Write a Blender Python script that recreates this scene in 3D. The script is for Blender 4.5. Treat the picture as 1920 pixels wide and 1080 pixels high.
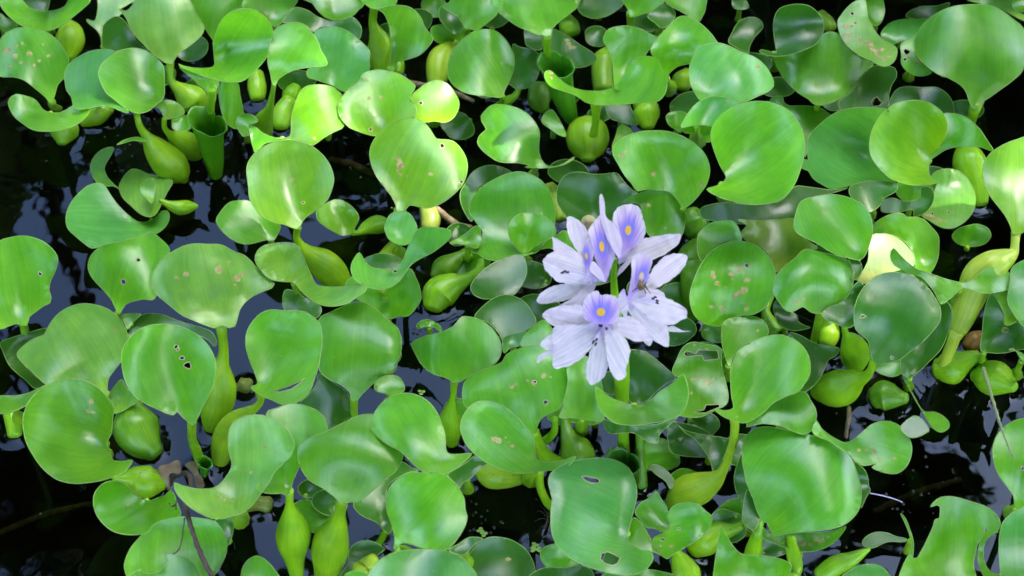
import bpy, bmesh, math, random
import numpy as np
from mathutils import Vector
from mathutils.geometry import delaunay_2d_cdt

for o in list(bpy.data.objects):
    bpy.data.objects.remove(o, do_unlink=True)
scene = bpy.context.scene
COL = scene.collection
R = math.radians

# ---------------------------------------------------------------- camera
PITCH, HFOV, DIST = 52.0, 32.0, 1.48           # degrees below the horizon, degrees, metres to the water
CAM = np.array([0.0, -DIST * math.cos(R(PITCH)), DIST * math.sin(R(PITCH))])
FPX = 960.0 / math.tan(R(HFOV / 2))            # focal length in photo pixels (1920 wide)
cam_data = bpy.data.cameras.new('camera')
cam = bpy.data.objects.new('camera', cam_data)
COL.objects.link(cam)
cam.location = CAM
cam.rotation_euler = (R(90 - PITCH), 0, 0)
cam_data.sensor_width = 36
cam_data.lens = 18 / math.tan(R(HFOV / 2))
cam_data.clip_start = 0.02
cam_data.clip_end = 500
cam_data.dof.use_dof = True
cam_data.dof.focus_distance = 1.36
cam_data.dof.aperture_fstop = 11
scene.camera = cam

# ---------------------------------------------------------------- light
SUN_EL, SUN_AZ = 62.0, 88.0                    # elevation; azimuth from +Y towards +X
SUN = np.array([math.cos(R(SUN_EL)) * math.sin(R(SUN_AZ)), math.cos(R(SUN_EL)) * math.cos(R(SUN_AZ)), math.sin(R(SUN_EL))])
world = bpy.data.worlds.new('World')
scene.world = world
world.use_nodes = True
wn = world.node_tree
bg = wn.nodes['Background']
sky = wn.nodes.new('ShaderNodeTexSky')
sky.sky_type = 'NISHITA'
sky.sun_disc = False
sky.sun_elevation = R(SUN_EL)
sky.sun_rotation = R(SUN_AZ)
sky.air_density = 0.8
sky.dust_density = 3.0
sky.ozone_density = 0.6
wn.links.new(sky.outputs[0], bg.inputs[0])
bg.inputs[1].default_value = 0.15
sun_data = bpy.data.lights.new('sun', 'SUN')
sun_data.energy = 2.0
sun_data.angle = R(0.5)
sun_data.color = (1.0, 0.95, 0.86)
sun = bpy.data.objects.new('sun', sun_data)
COL.objects.link(sun)
sun.rotation_euler = Vector(SUN).to_track_quat('Z', 'Y').to_euler()
scene.view_settings.view_transform = 'Standard'
scene.view_settings.look = 'None'
scene.view_settings.gamma = 1
scene.view_settings.use_curve_mapping = False
scene.view_settings.exposure = 3.9
scene.cycles.max_bounces = 10
scene.cycles.transparent_max_bounces = 12
scene.cycles.transmission_bounces = 6
scene.cycles.caustics_reflective = False
scene.cycles.caustics_refractive = False
# ---------------------------------------------------------------- places: where a line of sight meets a height
UPV = np.array([0.0, math.sin(R(PITCH)), math.cos(R(PITCH))])
FWD = np.array([0.0, math.cos(R(PITCH)), -math.sin(R(PITCH))])

def rays(px):
    px = np.asarray(px, float)
    x = (px[:, 0] - 960.0) / FPX
    y = -(px[:, 1] - 540.0) / FPX
    return np.stack([x, y * UPV[1] + FWD[1], y * UPV[2] + FWD[2]], 1)

def at(x, y, z):
    r = rays([(x, y)])[0]
    return CAM + r * ((z - CAM[2]) / r[2])

def to_px(P):
    d = np.asarray(P, float) - CAM
    t = d @ FWD
    return np.stack([d[:, 0] / t * FPX + 960, -(d @ UPV) / t * FPX + 540], 1)

TILES = {'F': (0, 0, 1.0), 'FL': (980, 350, 966 / 340.0)}
for ri, oy in enumerate((0, 260, 520, 780)):
    for ci, ox in enumerate((0, 460, 920, 1400)):
        TILES['%d%d' % (ri, ci)] = (ox, oy, 3.6)

def tile_pts(tile, pts):
    ox, oy, s = TILES[tile]
    return np.array([(ox + p[0] / s, oy + p[1] / s) for p in pts])

def catmull(pts, step, closed=True):
    pts = np.asarray(pts, float)
    n = len(pts)
    out = []
    rng = n if closed else n - 1
    for i in range(rng):
        if closed:
            p0, p1, p2, p3 = pts[i - 1], pts[i], pts[(i + 1) % n], pts[(i + 2) % n]
        else:
            p0, p1, p2, p3 = pts[max(i - 1, 0)], pts[i], pts[i + 1], pts[min(i + 2, n - 1)]
        L = np.linalg.norm((p2 - p1)[:2])
        k = max(1, int(round(L / step)))
        # centripetal-like tension keeps tight corners from looping
        d = np.linalg.norm((p2 - p1)[:2])
        t1 = (p2 - p0) * 0.5
        t2 = (p3 - p1) * 0.5
        for t in (t1, t2):
            m = np.linalg.norm(t[:2])
            if m > 1.1 * d > 0:
                t *= 1.1 * d / m
        for j in range(k):
            u = j / k
            h00 = 2 * u**3 - 3 * u**2 + 1; h10 = u**3 - 2 * u**2 + u
            h01 = -2 * u**3 + 3 * u**2; h11 = u**3 - u**2
            out.append(h00 * p1 + h10 * t1 + h01 * p2 + h11 * t2)
    if not closed:
        out.append(pts[-1])
    return np.array(out)

def inside(poly, q):
    poly = np.asarray(poly); q = np.asarray(q)
    x, y = q[:, 0], q[:, 1]
    c = np.zeros(len(q), bool)
    j = len(poly) - 1
    for i in range(len(poly)):
        xi, yi = poly[i]; xj, yj = poly[j]
        hit = (yi > y) != (yj > y)
        if abs(yj - yi) > 1e-9:
            c ^= hit & (x < (xj - xi) * (y - yi) / (yj - yi) + xi)
        j = i
    return c

# ---------------------------------------------------------------- materials
def new_mat(name):
    m = bpy.data.materials.new(name)
    m.use_nodes = True
    nt = m.node_tree
    nt.nodes.clear()
    return m, nt

def nd(nt, typ, **kw):
    n = nt.nodes.new(typ)
    for k, v in kw.items():
        if k in n.inputs:
            n.inputs[k].default_value = v
        else:
            setattr(n, k, v)
    return n

def mathn(nt, op, a, b=None, clamp=False):
    n = nt.nodes.new('ShaderNodeMath'); n.operation = op; n.use_clamp = clamp
    for i, v in enumerate((a, b)):
        if v is None: continue
        if isinstance(v, (int, float)): n.inputs[i].default_value = v
        else: nt.links.new(v, n.inputs[i])
    return n.outputs[0]

def mixc(nt, fac, a, b, blend='MIX'):
    n = nt.nodes.new('ShaderNodeMix'); n.data_type = 'RGBA'; n.blend_type = blend
    for sock, v in ((n.inputs[0], fac), (n.inputs[6], a), (n.inputs[7], b)):
        if isinstance(v, (int, float)): sock.default_value = v
        elif isinstance(v, tuple): sock.default_value = v if len(v) == 4 else (*v, 1)
        else: nt.links.new(v, sock)
    return n.outputs[2]

def maprange(nt, v, a, b, c=0.0, d=1.0, smooth=True):
    n = nt.nodes.new('ShaderNodeMapRange')
    n.interpolation_type = 'SMOOTHSTEP' if smooth else 'LINEAR'
    nt.links.new(v, n.inputs[0])
    for i, x in enumerate((a, b, c, d)): n.inputs[1 + i].default_value = x
    return n.outputs[0]

def leaf_material():
    m, nt = new_mat('hyacinth_leaf')
    L = nt.links.new
    out = nd(nt, 'ShaderNodeOutputMaterial')
    info = nd(nt, 'ShaderNodeObjectInfo')
    uv = nd(nt, 'ShaderNodeUVMap', uv_map='veins')
    tc = nd(nt, 'ShaderNodeTexCoord')
    sep = nd(nt, 'ShaderNodeSeparateXYZ'); L(uv.outputs[0], sep.inputs[0])
    s, t = sep.outputs[0], sep.outputs[1]
    comb = nd(nt, 'ShaderNodeCombineXYZ')
    L(mathn(nt, 'MULTIPLY', s, 46.0), comb.inputs[0]); L(mathn(nt, 'MULTIPLY', t, 1.6), comb.inputs[1])
    L(mathn(nt, 'MULTIPLY', info.outputs['Random'], 37.0), comb.inputs[2])
    vein = nd(nt, 'ShaderNodeTexNoise', Scale=1.0, Detail=3.0, Roughness=0.6); L(comb.outputs[0], vein.inputs['Vector'])
    comb2 = nd(nt, 'ShaderNodeCombineXYZ')
    L(mathn(nt, 'MULTIPLY', s, 9.0), comb2.inputs[0]); L(mathn(nt, 'MULTIPLY', t, 0.9), comb2.inputs[1])
    L(mathn(nt, 'MULTIPLY', info.outputs['Random'], 11.0), comb2.inputs[2])
    broad = nd(nt, 'ShaderNodeTexNoise', Scale=1.0, Detail=2.0, Roughness=0.55); L(comb2.outputs[0], broad.inputs['Vector'])
    blot = nd(nt, 'ShaderNodeTexNoise', Scale=38.0, Detail=4.0, Roughness=0.6); L(tc.outputs['Object'], blot.inputs['Vector'])
    fleck = nd(nt, 'ShaderNodeTexNoise', Scale=520.0, Detail=2.0, Roughness=0.5); L(tc.outputs['Object'], fleck.inputs['Vector'])
    base = info.outputs['Color']
    c1 = mixc(nt, maprange(nt, vein.outputs[0], 0.35, 0.68), (0.91, 0.93, 0.91), (1.07, 1.05, 1.08))
    c2 = mixc(nt, maprange(nt, broad.outputs[0], 0.3, 0.7), (0.92, 0.94, 0.88), (1.07, 1.05, 1.1))
    c3 = mixc(nt, maprange(nt, blot.outputs[0], 0.32, 0.7), (0.82, 0.87, 0.9), (1.22, 1.1, 1.0))
    col = mixc(nt, 1.0, base, c1, 'MULTIPLY'); col = mixc(nt, 1.0, col, c2, 'MULTIPLY'); col = mixc(nt, 1.0, col, c3, 'MULTIPLY')
    # blade grows yellower towards the petiole
    near = maprange(nt, t, 0.42, 0.0)
    col = mixc(nt, mathn(nt, 'MULTIPLY', near, 0.45), col, mixc(nt, 1.0, col, (1.7, 1.25, 0.5), 'MULTIPLY'))
    # fine pale dust flecks
    fl = maprange(nt, fleck.outputs[0], 0.735, 0.78)
    col = mixc(nt, mathn(nt, 'MULTIPLY', fl, 0.5), col, (0.42, 0.5, 0.28))
    bump = nd(nt, 'ShaderNodeBump', Strength=0.12, Distance=0.0004); L(vein.outputs[0], bump.inputs['Height'])
    bump2 = nd(nt, 'ShaderNodeBump', Strength=0.14, Distance=0.004); L(blot.outputs[0], bump2.inputs['Height']); L(bump.outputs[0], bump2.inputs['Normal'])
    rough = maprange(nt, blot.outputs[0], 0.3, 0.7, 0.28, 0.36)
    bs = nd(nt, 'ShaderNodeBsdfPrincipled'); L(col, bs.inputs['Base Color']); L(rough, bs.inputs['Roughness'])
    bs.inputs['IOR'].default_value = 1.66
    L(bump2.outputs[0], bs.inputs['Normal'])
    tr = nd(nt, 'ShaderNodeBsdfTranslucent')
    L(mixc(nt, 1.0, col, (2.6, 2.0, 0.55), 'MULTIPLY'), tr.inputs[0])
    mx = nd(nt, 'ShaderNodeMixShader'); mx.inputs[0].default_value = 0.27
    L(bs.outputs[0], mx.inputs[1]); L(tr.outputs[0], mx.inputs[2]); L(mx.outputs[0], out.inputs[0])
    return m

def simple_mat(name, col, rough=0.5, trans=0.0, noise=None, ncol=None, scale=80, ior=1.45, bumpd=0.0):
    m, nt = new_mat(name)
    L = nt.links.new
    out = nd(nt, 'ShaderNodeOutputMaterial')
    bs = nd(nt, 'ShaderNodeBsdfPrincipled', Roughness=rough, IOR=ior)
    c = (*col, 1)
    bs.inputs['Base Color'].default_value = c
    src = None
    tc = nd(nt, 'ShaderNodeTexCoord')
    n = nd(nt, 'ShaderNodeTexNoise', Scale=scale, Detail=4.0, Roughness=0.6); L(tc.outputs['Object'], n.inputs['Vector'])
    if ncol:
        src = mixc(nt, maprange(nt, n.outputs[0], 0.35, 0.65), (*col, 1), (*ncol, 1)); L(src, bs.inputs['Base Color'])
    if bumpd:
        b = nd(nt, 'ShaderNodeBump', Strength=0.6, Distance=bumpd); L(n.outputs[0], b.inputs['Height']); L(b.outputs[0], bs.inputs['Normal'])
    if trans:
        tr = nd(nt, 'ShaderNodeBsdfTranslucent')
        if src: L(src, tr.inputs[0])
        else: tr.inputs[0].default_value = c
        mx = nd(nt, 'ShaderNodeMixShader'); mx.inputs[0].default_value = trans
        L(bs.outputs[0], mx.inputs[1]); L(tr.outputs[0], mx.inputs[2]); L(mx.outputs[0], out.inputs[0])
    else:
        L(bs.outputs[0], out.inputs[0])
    return m

def bulb_material():
    m, nt = new_mat('hyacinth_petiole')
    L = nt.links.new
    out = nd(nt, 'ShaderNodeOutputMaterial')
    info = nd(nt, 'ShaderNodeObjectInfo')
    uv = nd(nt, 'ShaderNodeUVMap', uv_map='veins')
    tc = nd(nt, 'ShaderNodeTexCoord')
    geo = nd(nt, 'ShaderNodeNewGeometry')
    sep = nd(nt, 'ShaderNodeSeparateXYZ'); L(uv.outputs[0], sep.inputs[0])
    comb = nd(nt, 'ShaderNodeCombineXYZ')
    L(mathn(nt, 'MULTIPLY', sep.outputs[0], 60.0), comb.inputs[0]); L(mathn(nt, 'MULTIPLY', sep.outputs[1], 2.0), comb.inputs[1])
    L(mathn(nt, 'MULTIPLY', info.outputs['Random'], 37.0), comb.inputs[2])
    st = nd(nt, 'ShaderNodeTexNoise', Scale=1.0, Detail=3.0); L(comb.outputs[0], st.inputs['Vector'])
    bl = nd(nt, 'ShaderNodeTexNoise', Scale=60.0, Detail=4.0); L(tc.outputs['Object'], bl.inputs['Vector'])
    col = mixc(nt, 1.0, info.outputs['Color'], mixc(nt, maprange(nt, st.outputs[0], 0.3, 0.7), (0.8, 0.86, 0.8), (1.15, 1.1, 1.2)), 'MULTIPLY')
    col = mixc(nt, 1.0, col, mixc(nt, maprange(nt, bl.outputs[0], 0.3, 0.7), (0.8, 0.86, 0.9), (1.2, 1.1, 1.0)), 'MULTIPLY')
    sc = nd(nt, 'ShaderNodeTexNoise', Scale=230.0, Detail=3.0); L(tc.outputs['Object'], sc.inputs['Vector'])
    col = mixc(nt, mathn(nt, 'MULTIPLY', maprange(nt, sc.outputs[0], 0.68, 0.74), 0.55), col, (0.16, 0.11, 0.04))
    # brown waterline staining where the float sits in the water
    sz = nd(nt, 'ShaderNodeSeparateXYZ'); L(geo.outputs['Position'], sz.inputs[0])
    zz = mathn(nt, 'ADD', sz.outputs[2], mathn(nt, 'MULTIPLY', bl.outputs[0], 0.010))
    wl = maprange(nt, zz, 0.009, 0.001)
    col = mixc(nt, mathn(nt, 'MULTIPLY', wl, 0.6), col, (0.06, 0.06, 0.02))
    bump = nd(nt, 'ShaderNodeBump', Strength=0.2, Distance=0.0008); L(st.outputs[0], bump.inputs['Height'])
    bs = nd(nt, 'ShaderNodeBsdfPrincipled', Roughness=0.34, IOR=1.45); L(col, bs.inputs['Base Color']); L(bump.outputs[0], bs.inputs['Normal'])
    bs.inputs['Subsurface Weight'].default_value = 0.35
    bs.inputs['Subsurface Radius'].default_value = (0.5, 1.0, 0.15)
    bs.inputs['Subsurface Scale'].default_value = 0.006
    L(bs.outputs[0], out.inputs[0])
    return m

def petal_material(flame):
    m, nt = new_mat('flower_petal_flame' if flame else 'flower_petal')
    L = nt.links.new
    out = nd(nt, 'ShaderNodeOutputMaterial')
    uv = nd(nt, 'ShaderNodeUVMap', uv_map='veins')
    tc = nd(nt, 'ShaderNodeTexCoord')
    info = nd(nt, 'ShaderNodeObjectInfo')
    sep = nd(nt, 'ShaderNodeSeparateXYZ'); L(uv.outputs[0], sep.inputs[0])
    comb = nd(nt, 'ShaderNodeCombineXYZ')
    if flame:
        u, v = sep.outputs[0], sep.outputs[1]
        ang = mathn(nt, 'ARCTAN2', u, mathn(nt, 'SUBTRACT', v, -1.3))
        r = mathn(nt, 'SQRT', mathn(nt, 'ADD', mathn(nt, 'MULTIPLY', u, u), mathn(nt, 'MULTIPLY', v, v)))
        L(mathn(nt, 'MULTIPLY', ang, 26.0), comb.inputs[0]); L(mathn(nt, 'MULTIPLY', r, 0.5), comb.inputs[1])
    else:
        L(mathn(nt, 'MULTIPLY', sep.outputs[0], 9.0), comb.inputs[0]); L(mathn(nt, 'MULTIPLY', sep.outputs[1], 0.7), comb.inputs[1])
    L(mathn(nt, 'MULTIPLY', info.outputs['Random'], 13.0), comb.inputs[2])
    vein = nd(nt, 'ShaderNodeTexNoise', Scale=1.0, Detail=3.0, Roughness=0.6); L(comb.outputs[0], vein.inputs['Vector'])
    blot = nd(nt, 'ShaderNodeTexNoise', Scale=70.0, Detail=4.0); L(tc.outputs['Object'], blot.inputs['Vector'])
    col = mixc(nt, maprange(nt, vein.outputs[0], 0.36, 0.66), (0.58, 0.48, 0.62), (0.72, 0.68, 0.71))
    col = mixc(nt, maprange(nt, blot.outputs[0], 0.45, 0.7), col, (0.68, 0.59, 0.69))
    if not flame:
        basev = maprange(nt, sep.outputs[1], 0.30, 0.0)
        col = mixc(nt, mathn(nt, 'MULTIPLY', basev, 0.55), col, (0.52, 0.36, 0.78))
    if flame:
        rv = mathn(nt, 'ADD', r, mathn(nt, 'MULTIPLY', mathn(nt, 'SUBTRACT', vein.outputs[0], 0.5), 1.7))
        col = mixc(nt, mathn(nt, 'MULTIPLY', maprange(nt, rv, 1.45, 0.60), 0.75), col, (0.40, 0.19, 0.66))
        col = mixc(nt, mathn(nt, 'MULTIPLY', maprange(nt, rv, 1.0, 0.30), 0.8), col, (0.12, 0.16, 0.70))
        low = maprange(nt, v, -0.25, -1.1)
        col = mixc(nt, mathn(nt, 'MULTIPLY', low, 0.55), col, (0.36, 0.20, 0.72))
        col = mixc(nt, maprange(nt, vein.outputs[0], 0.60, 0.70), col, mixc(nt, 1.0, col, (0.55, 0.5, 0.85), 'MULTIPLY'))
        ry = mathn(nt, 'ADD', r, mathn(nt, 'MULTIPLY', mathn(nt, 'SUBTRACT', blot.outputs[0], 0.5), 0.12))
        col = mixc(nt, maprange(nt, ry, 0.30, 0.20), col, (0.78, 0.46, 0.04))
    bump = nd(nt, 'ShaderNodeBump', Strength=0.5, Distance=0.0012); L(vein.outputs[0], bump.inputs['Height'])
    bs = nd(nt, 'ShaderNodeBsdfPrincipled', Roughness=0.55, IOR=1.4); L(col, bs.inputs['Base Color']); L(bump.outputs[0], bs.inputs['Normal'])
    tr = nd(nt, 'ShaderNodeBsdfTranslucent'); L(col, tr.inputs[0])
    mx = nd(nt, 'ShaderNodeMixShader'); mx.inputs[0].default_value = 0.33
    L(bs.outputs[0], mx.inputs[1]); L(tr.outputs[0], mx.inputs[2]); L(mx.outputs[0], out.inputs[0])
    return m

def water_material():
    m, nt = new_mat('pond_water')
    L = nt.links.new
    out = nd(nt, 'ShaderNodeOutputMaterial')
    tc = nd(nt, 'ShaderNodeTexCoord')
    n1 = nd(nt, 'ShaderNodeTexNoise', Scale=14.0, Detail=3.0); L(tc.outputs['Object'], n1.inputs['Vector'])
    bump = nd(nt, 'ShaderNodeBump', Strength=0.10, Distance=0.004); L(n1.outputs[0], bump.inputs['Height'])
    fr = nd(nt, 'ShaderNodeFresnel', IOR=1.33); L(bump.outputs[0], fr.inputs['Normal'])
    gl = nd(nt, 'ShaderNodeBsdfGlossy', Roughness=0.012); gl.inputs[0].default_value = (0.46, 0.60, 0.76, 1); L(bump.outputs[0], gl.inputs['Normal'])
    tr = nd(nt, 'ShaderNodeBsdfTransparent'); tr.inputs[0].default_value = (0.20, 0.22, 0.14, 1)
    mx = nd(nt, 'ShaderNodeMixShader')
    L(fr.outputs[0], mx.inputs[0]); L(tr.outputs[0], mx.inputs[1]); L(gl.outputs[0], mx.inputs[2]); L(mx.outputs[0], out.inputs[0])
    return m

M = dict(
    leaf=leaf_material(), bulb=bulb_material(), petal=petal_material(False), flame=petal_material(True), water=water_material(),
    rim=simple_mat('leaf_margin', (0.34, 0.54, 0.14), 0.35, 0.4),
    dry=simple_mat('dry_leaf_scar', (0.46, 0.42, 0.17), 0.7, 0.2, ncol=(0.30, 0.25, 0.08), scale=260),
    scar=simple_mat('chewed_edge', (0.50, 0.48, 0.26), 0.7, 0.3),
    mud=simple_mat('pond_mud', (0.010, 0.010, 0.007), 0.95, ncol=(0.022, 0.018, 0.010), scale=9),
    twig=simple_mat('dark_twig', (0.035, 0.022, 0.018), 0.75, ncol=(0.07, 0.045, 0.035), scale=200, bumpd=0.001),
    tan=simple_mat('dead_stem', (0.28, 0.21, 0.12), 0.7, ncol=(0.14, 0.10, 0.06), scale=160, bumpd=0.001),
    grass=simple_mat('dry_grass', (0.20, 0.24, 0.10), 0.55),
    husk=simple_mat('dead_sheath', (0.17, 0.16, 0.08), 0.7, 0.2, ncol=(0.10, 0.06, 0.03), scale=90, bumpd=0.001),
    anther=simple_mat('anther', (0.03, 0.02, 0.04), 0.6),
    filament=simple_mat('filament', (0.62, 0.52, 0.78), 0.5),
    insect=simple_mat('insect_body', (0.22, 0.13, 0.03), 0.45, ncol=(0.03, 0.02, 0.01), scale=900),
    leg=simple_mat('insect_leg', (0.02, 0.015, 0.01), 0.5),
    wing=simple_mat('insect_wing', (0.55, 0.52, 0.45), 0.25, 0.5),
    bud=simple_mat('flower_bud', (0.30, 0.36, 0.10), 0.6, ncol=(0.38, 0.28, 0.16), scale=220),
    duck=simple_mat('duckweed', (0.22, 0.40, 0.05), 0.4, 0.2),
    bark=simple_mat('bark', (0.10, 0.075, 0.05), 0.9, ncol=(0.05, 0.04, 0.03), scale=30, bumpd=0.02),
    canopy=simple_mat('tree_leaf', (0.05, 0.11, 0.02), 0.5, 0.25, ncol=(0.08, 0.14, 0.03), scale=3),
)

def link(name, verts, faces, mats, parent=None, matidx=None, uvs=None, smooth=True):
    me = bpy.data.meshes.new(name)
    org = np.asarray(verts, float)
    me.from_pydata(org.tolist(), [], faces)
    for mt in mats: me.materials.append(mt)
    if matidx is not None: me.polygons.foreach_set('material_index', np.asarray(matidx, np.int32))
    if smooth: me.polygons.foreach_set('use_smooth', np.ones(len(me.polygons), bool))
    if uvs is not None:
        ul = me.uv_layers.new(name='veins')
        vi = np.empty(len(me.loops), np.int32); me.loops.foreach_get('vertex_index', vi)
        ul.data.foreach_set('uv', np.asarray(uvs, np.float32)[vi].ravel())
    me.update()
    o = bpy.data.objects.new(name, me)
    COL.objects.link(o)
    if parent is not None: o.parent = parent
    return o

def empty(name, loc=(0, 0, 0)):
    o = bpy.data.objects.new(name, None); COL.objects.link(o)
    o.empty_display_size = 0.02
    return o

def tag(o, label=None, cat=None, group=None, kind=None):
    for k, v in (('label', label), ('category', cat), ('group', group), ('kind', kind)):
        if v: o[k] = v
    return o

# ---------------------------------------------------------------- near-over-far bookkeeping: what already stands along each line of sight
CELL = 4.0
BW, BH, BO = 560, 330, 100.0                     # cells; 100 px border around the frame
ZBUF = np.full((BH, BW), 1e9)

def cells(px):
    ix = np.clip(((px[:, 0] + BO) / CELL).astype(int), 0, BW - 1)
    iy = np.clip(((px[:, 1] + BO) / CELL).astype(int), 0, BH - 1)
    return iy, ix

def splat(px, t):
    iy, ix = cells(px)
    np.minimum.at(ZBUF, (iy, ix), t)

def conflict(px, t, margin, q=97):
    iy, ix = cells(px)
    d = t - ZBUF[iy, ix] + margin
    hit = ZBUF[iy, ix] < 1e8
    if hit.sum() < 4: return 0.0
    return max(0.0, float(np.percentile(d[hit], q)))

# ---------------------------------------------------------------- a blade: a thin curved sheet with its own tilt, cup and height
def hexgrid(poly, s):
    lo, hi = poly.min(0), poly.max(0)
    g = []
    for j in range(int((hi[1] - lo[1]) / (s * 0.866)) + 1):
        y = lo[1] + j * s * 0.866
        x0 = lo[0] + (s / 2 if j % 2 else 0)
        for i in range(int((hi[0] - lo[0]) / s) + 1):
            g.append((x0 + i * s, y))
    g = np.array(g)
    g = g[inside(poly, g)]
    if len(g) == 0: return g
    d = np.min(np.linalg.norm(g[:, None] - poly[None], axis=2), axis=1)
    return g[d > s * 0.55]

def wobble(seed, q):
    r = np.random.RandomState(seed % 99991)
    w = np.zeros(len(q))
    for k in range(4):
        f = r.uniform(1.3, 3.6) * np.array([math.cos(a := r.uniform(0, 6.28)), math.sin(a)])
        w += r.uniform(0.4, 1.0) * np.sin(q @ f + r.uniform(0, 6.28)) / (1.0 + k * 0.5)
    return w / 2.0

def hashid(s):
    h = 7
    for ch in s: h = (h * 131 + ord(ch)) % 1000003
    return h

def blob(c, r, seed, n=8):
    rr = np.random.RandomState(seed % 99991)
    ang = np.linspace(0, 2 * math.pi, n, endpoint=False) + rr.uniform(0, 1)
    rad = r * rr.uniform(0.6, 1.15, n)
    ex = rr.uniform(0.7, 1.0)
    return np.stack([c[0] + np.cos(ang) * rad, c[1] + np.sin(ang) * rad * ex], 1)

def make_blade(idn, poly, base, a=20.0, b=0.0, cx=0.06, cy=0.05, tw=0.0, z=5.0, spots=(), holes=(), funnel=0.42, wob=0.07, step=7.0,
               margin=0.003, centre=None, minz=0.006, push=True, rimr=0.00032, flame=None, nrm=None, groove=0.04, ruffle=0.0, curl=0.0):
    poly = np.asarray(poly, float)
    area = 0.5 * abs(np.sum(poly[:, 0] * np.roll(poly[:, 1], -1) - poly[:, 1] * np.roll(poly[:, 0], -1)))
    Rp = math.sqrt(area / math.pi)
    step = min(step, max(3.0, Rp / 6.0))
    out = catmull(poly, step)
    if ruffle:
        rj = np.random.RandomState(hashid(idn) % 9973); nj = len(out)
        jj = sum(rj.uniform(.3, 1) * np.sin(np.arange(nj) * 2 * math.pi * k / nj + rj.uniform(0, 6.28)) for k in (7, 11, 16, 23))
        oc = out - out.mean(0); out = out + oc / (np.linalg.norm(oc, axis=1)[:, None] + 1e-9) * (jj * Rp * 0.018)[:, None]
    grid = hexgrid(out, step * 1.15)
    verts = [tuple(p) for p in out]
    n0 = len(out)
    edges = [(i, (i + 1) % n0) for i in range(n0)]
    zones = []
    for kind, lst in (('dry', spots), ('hole', holes)):
        for k, pg in enumerate(lst):
            pgs = [(kind, pg)]
            if kind == 'hole':
                c = pg.mean(0)
                pgs = [('scar', c + (pg - c) * 1.0 + (pg - c) / (np.linalg.norm(pg - c, axis=1)[:, None] + 1e-6) * 1.4), ('hole', pg)]
            for kd, q in pgs:
                if not inside(out, q).all(): 
                    if kd == 'scar': continue
                i0 = len(verts)
                verts += [tuple(p) for p in q]
                edges += [(i0 + i, i0 + (i + 1) % len(q)) for i in range(len(q))]
                zones.append((kd, q))
    verts += [tuple(p) for p in grid]
    res = delaunay_2d_cdt([Vector(v) for v in verts], edges, [], 1, 1e-4)
    V = np.array([(v.x, v.y) for v in res[0]])
    F = np.array([tuple(f) for f in res[2]], int)
    cen = V[F].mean(1)
    keep = np.ones(len(F), bool)
    keep &= inside(out, cen)
    mi = np.zeros(len(F), int)
    for kd, q in zones:
        ins = inside(q, cen)
        if kd == 'hole': keep &= ~ins
        elif kd == 'dry': mi[ins] = 1
        else: mi[ins] = 2
    F = F[keep]; mi = mi[keep]
    used = np.unique(F)
    remap = -np.ones(len(V), int); remap[used] = np.arange(len(used))
    V = V[used]; F = remap[F]
    # orientation
    e1 = V[F[:, 1]] - V[F[:, 0]]; e2 = V[F[:, 2]] - V[F[:, 0]]
    flip = (e1[:, 0] * e2[:, 1] - e1[:, 1] * e2[:, 0]) > 0      # image y runs down
    F[flip] = F[flip][:, ::-1]
    c0 = out.mean(0)
    rr = rays(V)
    P0 = at(c0[0], c0[1], z / 100.0) if centre is None else centre
    if nrm is None: nrm = np.array([math.sin(R(b)), -math.sin(R(a)) * math.cos(R(b)), math.cos(R(a)) * math.cos(R(b))])
    den = rr @ nrm
    t = float((P0 - CAM) @ nrm) / den
    Rm = Rp * float((P0 - CAM) @ FWD) / FPX
    q = (V - c0) / Rp
    h = cx * q[:, 0]**2 + cy * q[:, 1]**2 + tw * q[:, 0] * q[:, 1] + wob * wobble(hashid(idn), q)
    if curl:
        rc = np.random.RandomState(hashid(idn) % 7919)
        dd = np.min(np.linalg.norm(V[:, None] - out[None, ::2], axis=2), axis=1) / Rp
        th = np.arctan2(q[:, 1], q[:, 0])
        cc_ = -0.35 + rc.uniform(-.5, .5) + 1.0 * np.sin(th + rc.uniform(0, 6.28)) + 0.5 * np.sin(2 * th + rc.uniform(0, 6.28))
        h += curl * cc_ * np.clip(1 - dd / 0.34, 0, 1)**2
        h += curl * 0.7 * np.sin(3 * th + rc.uniform(0, 6.28)) * np.clip(np.linalg.norm(q, axis=1), 0, 1.3)**3
    if ruffle:
        h += ruffle * np.sin(q[:, 0] * 9 + 2 * q[:, 1] + 1.3) * np.sin(q[:, 1] * 7.3 + q[:, 0]) * np.clip(np.linalg.norm(q, axis=1), 0, 1.4)
    if base is not None and funnel:
        db = np.linalg.norm((V - np.asarray(base)) / Rp, axis=1)
        h -= funnel * (np.exp(-(db / 0.95)**2) * 1.5 + np.exp(-(db / 0.45)**2) * 0.15)
        axg = c0 - np.asarray(base, float); ln = np.linalg.norm(axg)
        if ln > 0.35 * Rp:
            axg = axg / ln; w = V - np.asarray(base, float)
            al = (w @ axg) / (2 * ln); pe = (w @ np.array([-axg[1], axg[0]])) / Rp
            h -= groove * np.exp(-(pe / 0.22)**2) * np.clip(1.05 - al, 0, 1)
    t = t - Rm * h
    P = CAM + rr * t[:, None]
    mz = P[:, 2].min()
    if mz < minz:
        t = t - (minz - mz) / max(0.3, -rr[:, 2].mean()); P = CAM + rr * t[:, None]
    if push:
        sp = np.concatenate([V, V[F].mean(1)])
        st = np.concatenate([t, t[F].mean(1)])
        dp = conflict(sp, st, margin)
        if dp > 0:
            t = t - dp; P = CAM + rr * t[:, None]
        st = np.concatenate([t, t[F].mean(1)])
        splat(sp, st)
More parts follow.
